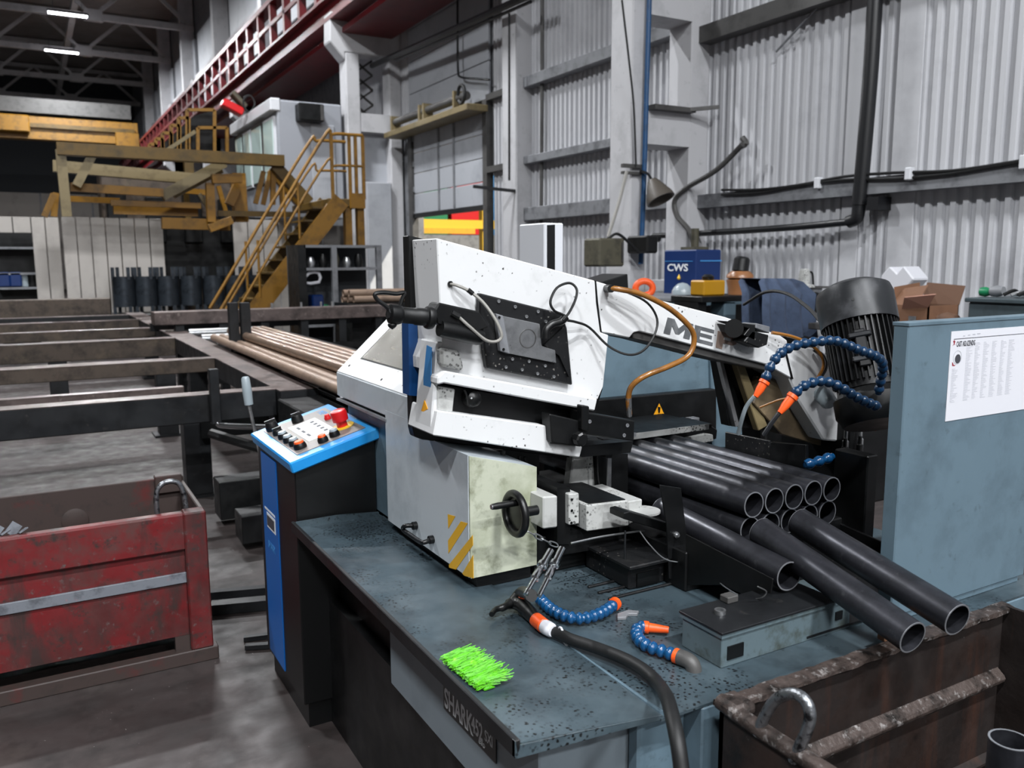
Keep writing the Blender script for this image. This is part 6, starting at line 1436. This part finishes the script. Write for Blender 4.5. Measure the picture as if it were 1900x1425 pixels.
# ================================================================== pipes being cut
xs = [1.771, 1.853, 1.93, 2.011, 2.1]
ys_ = 1.706; RO = 0.0382
pos_ = ['first from the handwheel side', 'second from the handwheel side', 'in the middle', 'second from the wall side', 'first from the wall side']
for row, (zc, yo) in enumerate(((1.0, 0.0), (0.9225, 0.012))):
    for k in range(5):
        x = xs[0] + (xs[4] - xs[0]) * k / 4
        p0 = (x, ys_ + yo, zc); p1 = (x, 9.0 if row == 0 else 8.6, zc)
        t = thing('steel_pipe', 'dark steel pipe clamped in the saw, %s row, %s' % (('top', 'bottom')[row], pos_[k]), 'pipe', p0, 'dark pipes clamped in the saw')
        MB().hollow(p0, p1, RO, RO - 0.0034, 36).build('tube', PIPE, t, smooth=True)
        MB().lathe([(RO - 0.0036, 0), (RO + 0.0001, 0), (RO + 0.0001, 1)], (x, ys_ + yo - 0.0004, zc), (x, ys_ + yo + 0.001, zc), 36).build('cut_edge', PIPEIN, t)
def loose_pipe(a, b, lab):
    t = thing('cut_pipe', lab, 'pipe', a, 'cut pipes sliding into the bin')
    a = Vector(a); b = Vector(b); d = (b - a).normalized()
    MB().hollow(a, b, 0.0385, 0.0352, 36).build('tube', PIPE, t, smooth=True)
    for e_, s_ in ((b, 1), (a, -1)):
        MB().lathe([(0.0351, 0), (0.0387, 0), (0.0387, 1)], e_ + d * 0.0004 * s_, e_ - d * 0.001 * s_, 36).build('cut_edge', PIPEIN, t)
loose_pipe((1.683, 1.594, 0.968), (1.644, 1.1, 0.869), 'loose cut pipe in the middle, its end resting over the rusty bin rim')
loose_pipe((1.808, 1.572, 0.98), (1.761, 1.073, 0.895), 'loose cut pipe nearest the grey panel, sliding towards the bin')
loose_pipe((1.681, 2.006, 0.922), (1.62, 1.433, 0.905), 'loose cut pipe behind the upright black plate, nearest the vise')

# ================================================================== green brush in the tray
t = thing('brush_head', 'lime green bristle brush lying in the chip tray', 'brush', (0.8, 1.55, 0.79))
B0 = Vector((0.781, 1.668, 0.797)); B1 = Vector((0.792, 1.505, 0.797))
bd = (B1 - B0).normalized(); bn = Vector((bd.y, -bd.x, 0))
if bn.x < 0: bn = -bn
br = MB(); random.seed(11)
L_ = (B1 - B0).length
for k in range(1500):
    s_ = random.random(); q_ = random.random()
    p = B0 + bd * (L_ * s_) + bn * (-0.03 + 0.045 * q_) + Vector((0, 0, -0.004 + 0.014 * random.random()))
    clump = math.sin(s_ * 34) * 0.006
    ln = 0.028 + 0.03 * random.random() + clump
    dv = (bn * (0.9 + 0.2 * random.random()) + bd * (0.5 * (random.random() - 0.5) + 0.25 * math.sin(s_ * 30)) + Vector((0, 0, 0.35 * (random.random() - 0.35)))).normalized()
    e = p + dv * ln; sd_ = dv.cross(Vector((0, 0, 1))).normalized() * 0.0011
    e.z = max(e.z, 0.781)
    br.add([p - sd_, p + sd_, e + sd_ * 0.7, e - sd_ * 0.7, p + Vector((0, 0, 0.0016)), e + Vector((0, 0, 0.0012))], [(0, 1, 2, 3), (0, 4, 5, 3), (1, 2, 5, 4), (3, 2, 5), (0, 1, 4)])
o = br.build('bristles', LIME, t); o['kind'] = 'stuff'
MB().loft([B0 + bn * -0.01 + Vector((0, 0, -0.012)), B1 + bn * -0.01 + Vector((0, 0, -0.012)), B1 + bn * 0.022 + Vector((0, 0, -0.012)), B0 + bn * 0.022 + Vector((0, 0, -0.012))], [B0 + bn * -0.006 + Vector((0, 0, -0.003)), B1 + bn * -0.006 + Vector((0, 0, -0.003)), B1 + bn * 0.012 + Vector((0, 0, -0.003)), B0 + bn * 0.012 + Vector((0, 0, -0.003))]).build('bristle_block', LIMEDK, t, 0.003)

# ================================================================== grey control panel and its sheet
t = thing('control_cabinet', 'flat blue-grey machine cabinet door standing at the right edge', 'cabinet', (2.16, 1.33, 0.768))
MB().box(1.86, 1.31, 0.786, 2.46, 1.352, 1.541).build('door_panel', BLUEGREY, t, 0.003)
MB().box(1.89, 1.315, 0.768, 2.44, 1.355, 0.783).build('door_foot', BLUEGREY, t, 0.002)
MB().box(1.858, 1.308, 1.537, 2.462, 1.354, 1.546).build('top_edge', BLUEGREY, t, 0.001)
sp_ = [(2.026, 1.31, 1.517), (2.028, 1.31, 1.284), (2.354, 1.31, 1.52)]
sx0, sz1, sz0 = sp_[0][0] + 0.004, sp_[0][2], sp_[1][2]
sw = 0.36
ys1 = 1.3095
t = thing('instruction_sheet', 'printed white sheet taped to the blue-grey cabinet door', 'sheet', (sx0 + sw / 2, ys1, sz0))
MB().box(sx0, ys1 - 0.0012, sz0, sx0 + sw, ys1, sz1).build('paper', PAPER, t)
yp = ys1 - 0.0016
H_ = sz1 - sz0
MB().box(sx0 + 0.012, yp, sz1 - 0.021, sx0 + sw - 0.01, yp + 0.0003, sz1 - 0.0195).build('rule_line', INK, t)
text_part('heading', 'CAST ASLAZENDG', INK, t, (sx0 + 0.024, yp, sz1 - 0.040), (1, 0, 0), (0, 0, 1), 0.019, 0.0002, 0.0003, 0.5)
MB().prism([(sx0 + 0.008, sz1 - 0.038), (sx0 + 0.013, sz1 - 0.03), (sx0 + 0.009, sz1 - 0.026), (sx0 + 0.014, sz1 - 0.022), (sx0 + 0.019, sz1 - 0.027), (sx0 + 0.016, sz1 - 0.031), (sx0 + 0.019, sz1 - 0.036), (sx0 + 0.014, sz1 - 0.033)], 'y', yp, yp + 0.0003).build('red_emblem', INKRED, t)
pcx, pcz = sx0 + 0.032, sz1 - 0.068
MB().lathe([(0, 0), (0.012, 0), (0.012, 1), (0, 1)], (pcx + 0.002, yp + 0.0003, pcz - 0.004), (pcx + 0.002, yp, pcz - 0.004), 18).build('drawing_body', INK, t)
MB().lathe([(0.0165, 0), (0.018, 0), (0.018, 1), (0.0165, 1)], (pcx, yp + 0.0003, pcz), (pcx, yp, pcz), 26).build('drawing_ring', INKLIGHT, t)
MB().prism([(pcx - 0.021, pcz - 0.012), (pcx - 0.018, pcz - 0.012), (pcx - 0.014, pcz - 0.019), (pcx - 0.006, pcz - 0.019), (pcx - 0.01, pcz - 0.022), (pcx - 0.02, pcz - 0.021)], 'y', yp, yp + 0.0003).build('drawing_red_base', INKRED, t)
random.seed(21)
for c_, (cx_, cw, z_top, z_bot) in enumerate(((0.012, 0.03, 0.098, 0.185), (0.068, 0.028, 0.04, 0.185), (0.105, 0.026, 0.035, 0.185), (0.142, 0.026, 0.035, 0.185), (0.18, 0.028, 0.035, 0.185), (0.22, 0.026, 0.035, 0.185), (0.256, 0.03, 0.035, 0.185))):
    m = MB(); z = sz1 - z_top; 
    while z > sz1 - z_bot and z > sz0 + 0.012:
        l = cw * (0.35 + 0.65 * random.random())
        m.box(sx0 + cx_, yp, z, sx0 + cx_ + l, yp + 0.0003, z + 0.0009); z -= 0.0036
    o = m.build('text_column', INKLIGHT, t)
for k in range(4):
    MB().box(sx0 + 0.05 + 0.02 * k, yp, sz1 - 0.015 + 0.001 * k, sx0 + 0.058 + 0.022 * k, yp + 0.0003, sz1 - 0.0125 + 0.001 * k).build('hand_note', INKLIGHT, t)

# ================================================================== rusty scrap bin in the foreground
t = thing('scrap_bin', 'rusty brown steel scrap bin with a lifting loop in front of the saw', 'bin', (1.65, 0.7, 0))
x0, x1, y0, y1, zt = 1.175, 2.17, 0.12, 1.205, 0.80
MB().box(x0, y1 - 0.012, 0.08, x1, y1, zt - 0.01).build('back_wall', RUSTBIN, t)
MB().box(x0, y0, 0.08, x0 + 0.012, y1, zt - 0.02).build('side_wall', RUSTBIN, t)
MB().box(x1 - 0.012, y0, 0.08, x1, y1, zt).build('side_wall', RUSTBIN, t)
MB().box(x0, y0, 0.08, x1, y0 + 0.012, 0.55).build('front_wall', RUSTBIN, t)
MB().box(x0, y0, 0.06, x1, y1, 0.08).build('floor_plate', RUSTBIN, t)
for xx in (x0 + 0.1, x1 - 0.2):
    MB().box(xx, y0, 0, xx + 0.1, y1, 0.06).build('skid', RUSTBIN, t)
rim = MB(); n = 48; random.seed(2)
v = []; f = []
for i in range(n + 1):
    x = x0 - 0.01 + (x1 - x0 + 0.02) * i / n
    j = [0.0035 * (random.random() - 0.5) for _ in range(6)]
    v += [(x, y1 - 0.030 + j[0], zt - 0.012 + j[1]), (x, y1 - 0.029 + j[2], zt - 0.003 + j[3]), (x, y1 - 0.014, zt + j[4]), (x, y1 + 0.008 + j[5], zt + j[1]), (x, y1 + 0.010, zt - 0.012)]
for i in range(n):
    for k in range(4):
        a = i * 5 + k
        f.append((a, a + 1, a + 6, a + 5))
    f.append((i * 5 + 4, i * 5, i * 5 + 5, i * 5 + 9))
rim.add(v, f)
rim.build('rim_flange', RUSTRIM, t, 0, True)
MB().prism([(y1 - 0.013, 0.635), (y1 - 0.038, 0.615), (y1 - 0.04, 0.605), (y1 - 0.013, 0.575)], 'x', x0 + 0.02, x1 - 0.02).build('inner_rib', RUSTRIM, t, 0.004)
MB().prism([(y1 - 0.013, 0.40), (y1 - 0.035, 0.38), (y1 - 0.013, 0.35)], 'x', x0 + 0.02, x1 - 0.02).build('inner_rib', RUSTBIN, t, 0.004)
MB().tube([(x0 + 0.004, y1 + 0.004, zt - 0.004), (x0 + 0.006, y1 - 0.1, zt - 0.012), (x0 + 0.006, 0.8, zt - 0.014), (x0 + 0.006, 0.5, zt - 0.012), (x0 + 0.006, y0, zt - 0.012)], 0.017, 12, 6).build('side_rail', RUSTRIM, t, smooth=True)
MB().box(x0 - 0.012, y1 - 0.06, zt - 0.02, x0 + 0.05, y1 + 0.012, zt + 0.012).build('corner_lump', RUSTRIM, t, 0.012, True)
lp = [(1.178, 1.102, 0.777), (1.178, 1.091, 0.812), (1.178, 1.07, 0.855), (1.178, 1.045, 0.885), (1.178, 1.012, 0.903), (1.178, 0.988, 0.898), (1.178, 0.979, 0.875), (1.178, 0.986, 0.842), (1.178, 1.0, 0.805), (1.178, 1.011, 0.77)]
MB().tube(lp, 0.0112, 12, 6).build('lifting_loop', GALV, t, smooth=True)
# offcut standing in the bin
q = Vector((1.573, 0.836, 0.785))
t = thing('pipe_offcut', 'short dark pipe offcut standing inside the rusty bin', 'offcut', (q.x, q.y, 0.08))
MB().hollow((q.x, q.y, 0.08), q, 0.038, 0.0345, 32).build('tube', PIPE, t, smooth=True)
MB().lathe([(0.0343, 0), (0.0383, 0), (0.0383, 1)], q + Vector((0, 0, 0.0004)), q - Vector((0, 0, 0.001)), 32).build('cut_edge', PIPEIN, t)
o = MB().box(1.70, 1.208, 0.80, 1.76, 1.23, 0.835).build('wood_chip', CARD, None, 0.002)
tag(o, 'scrap of orange-brown wood behind the bin rim beside the cut pipe', 'wood')
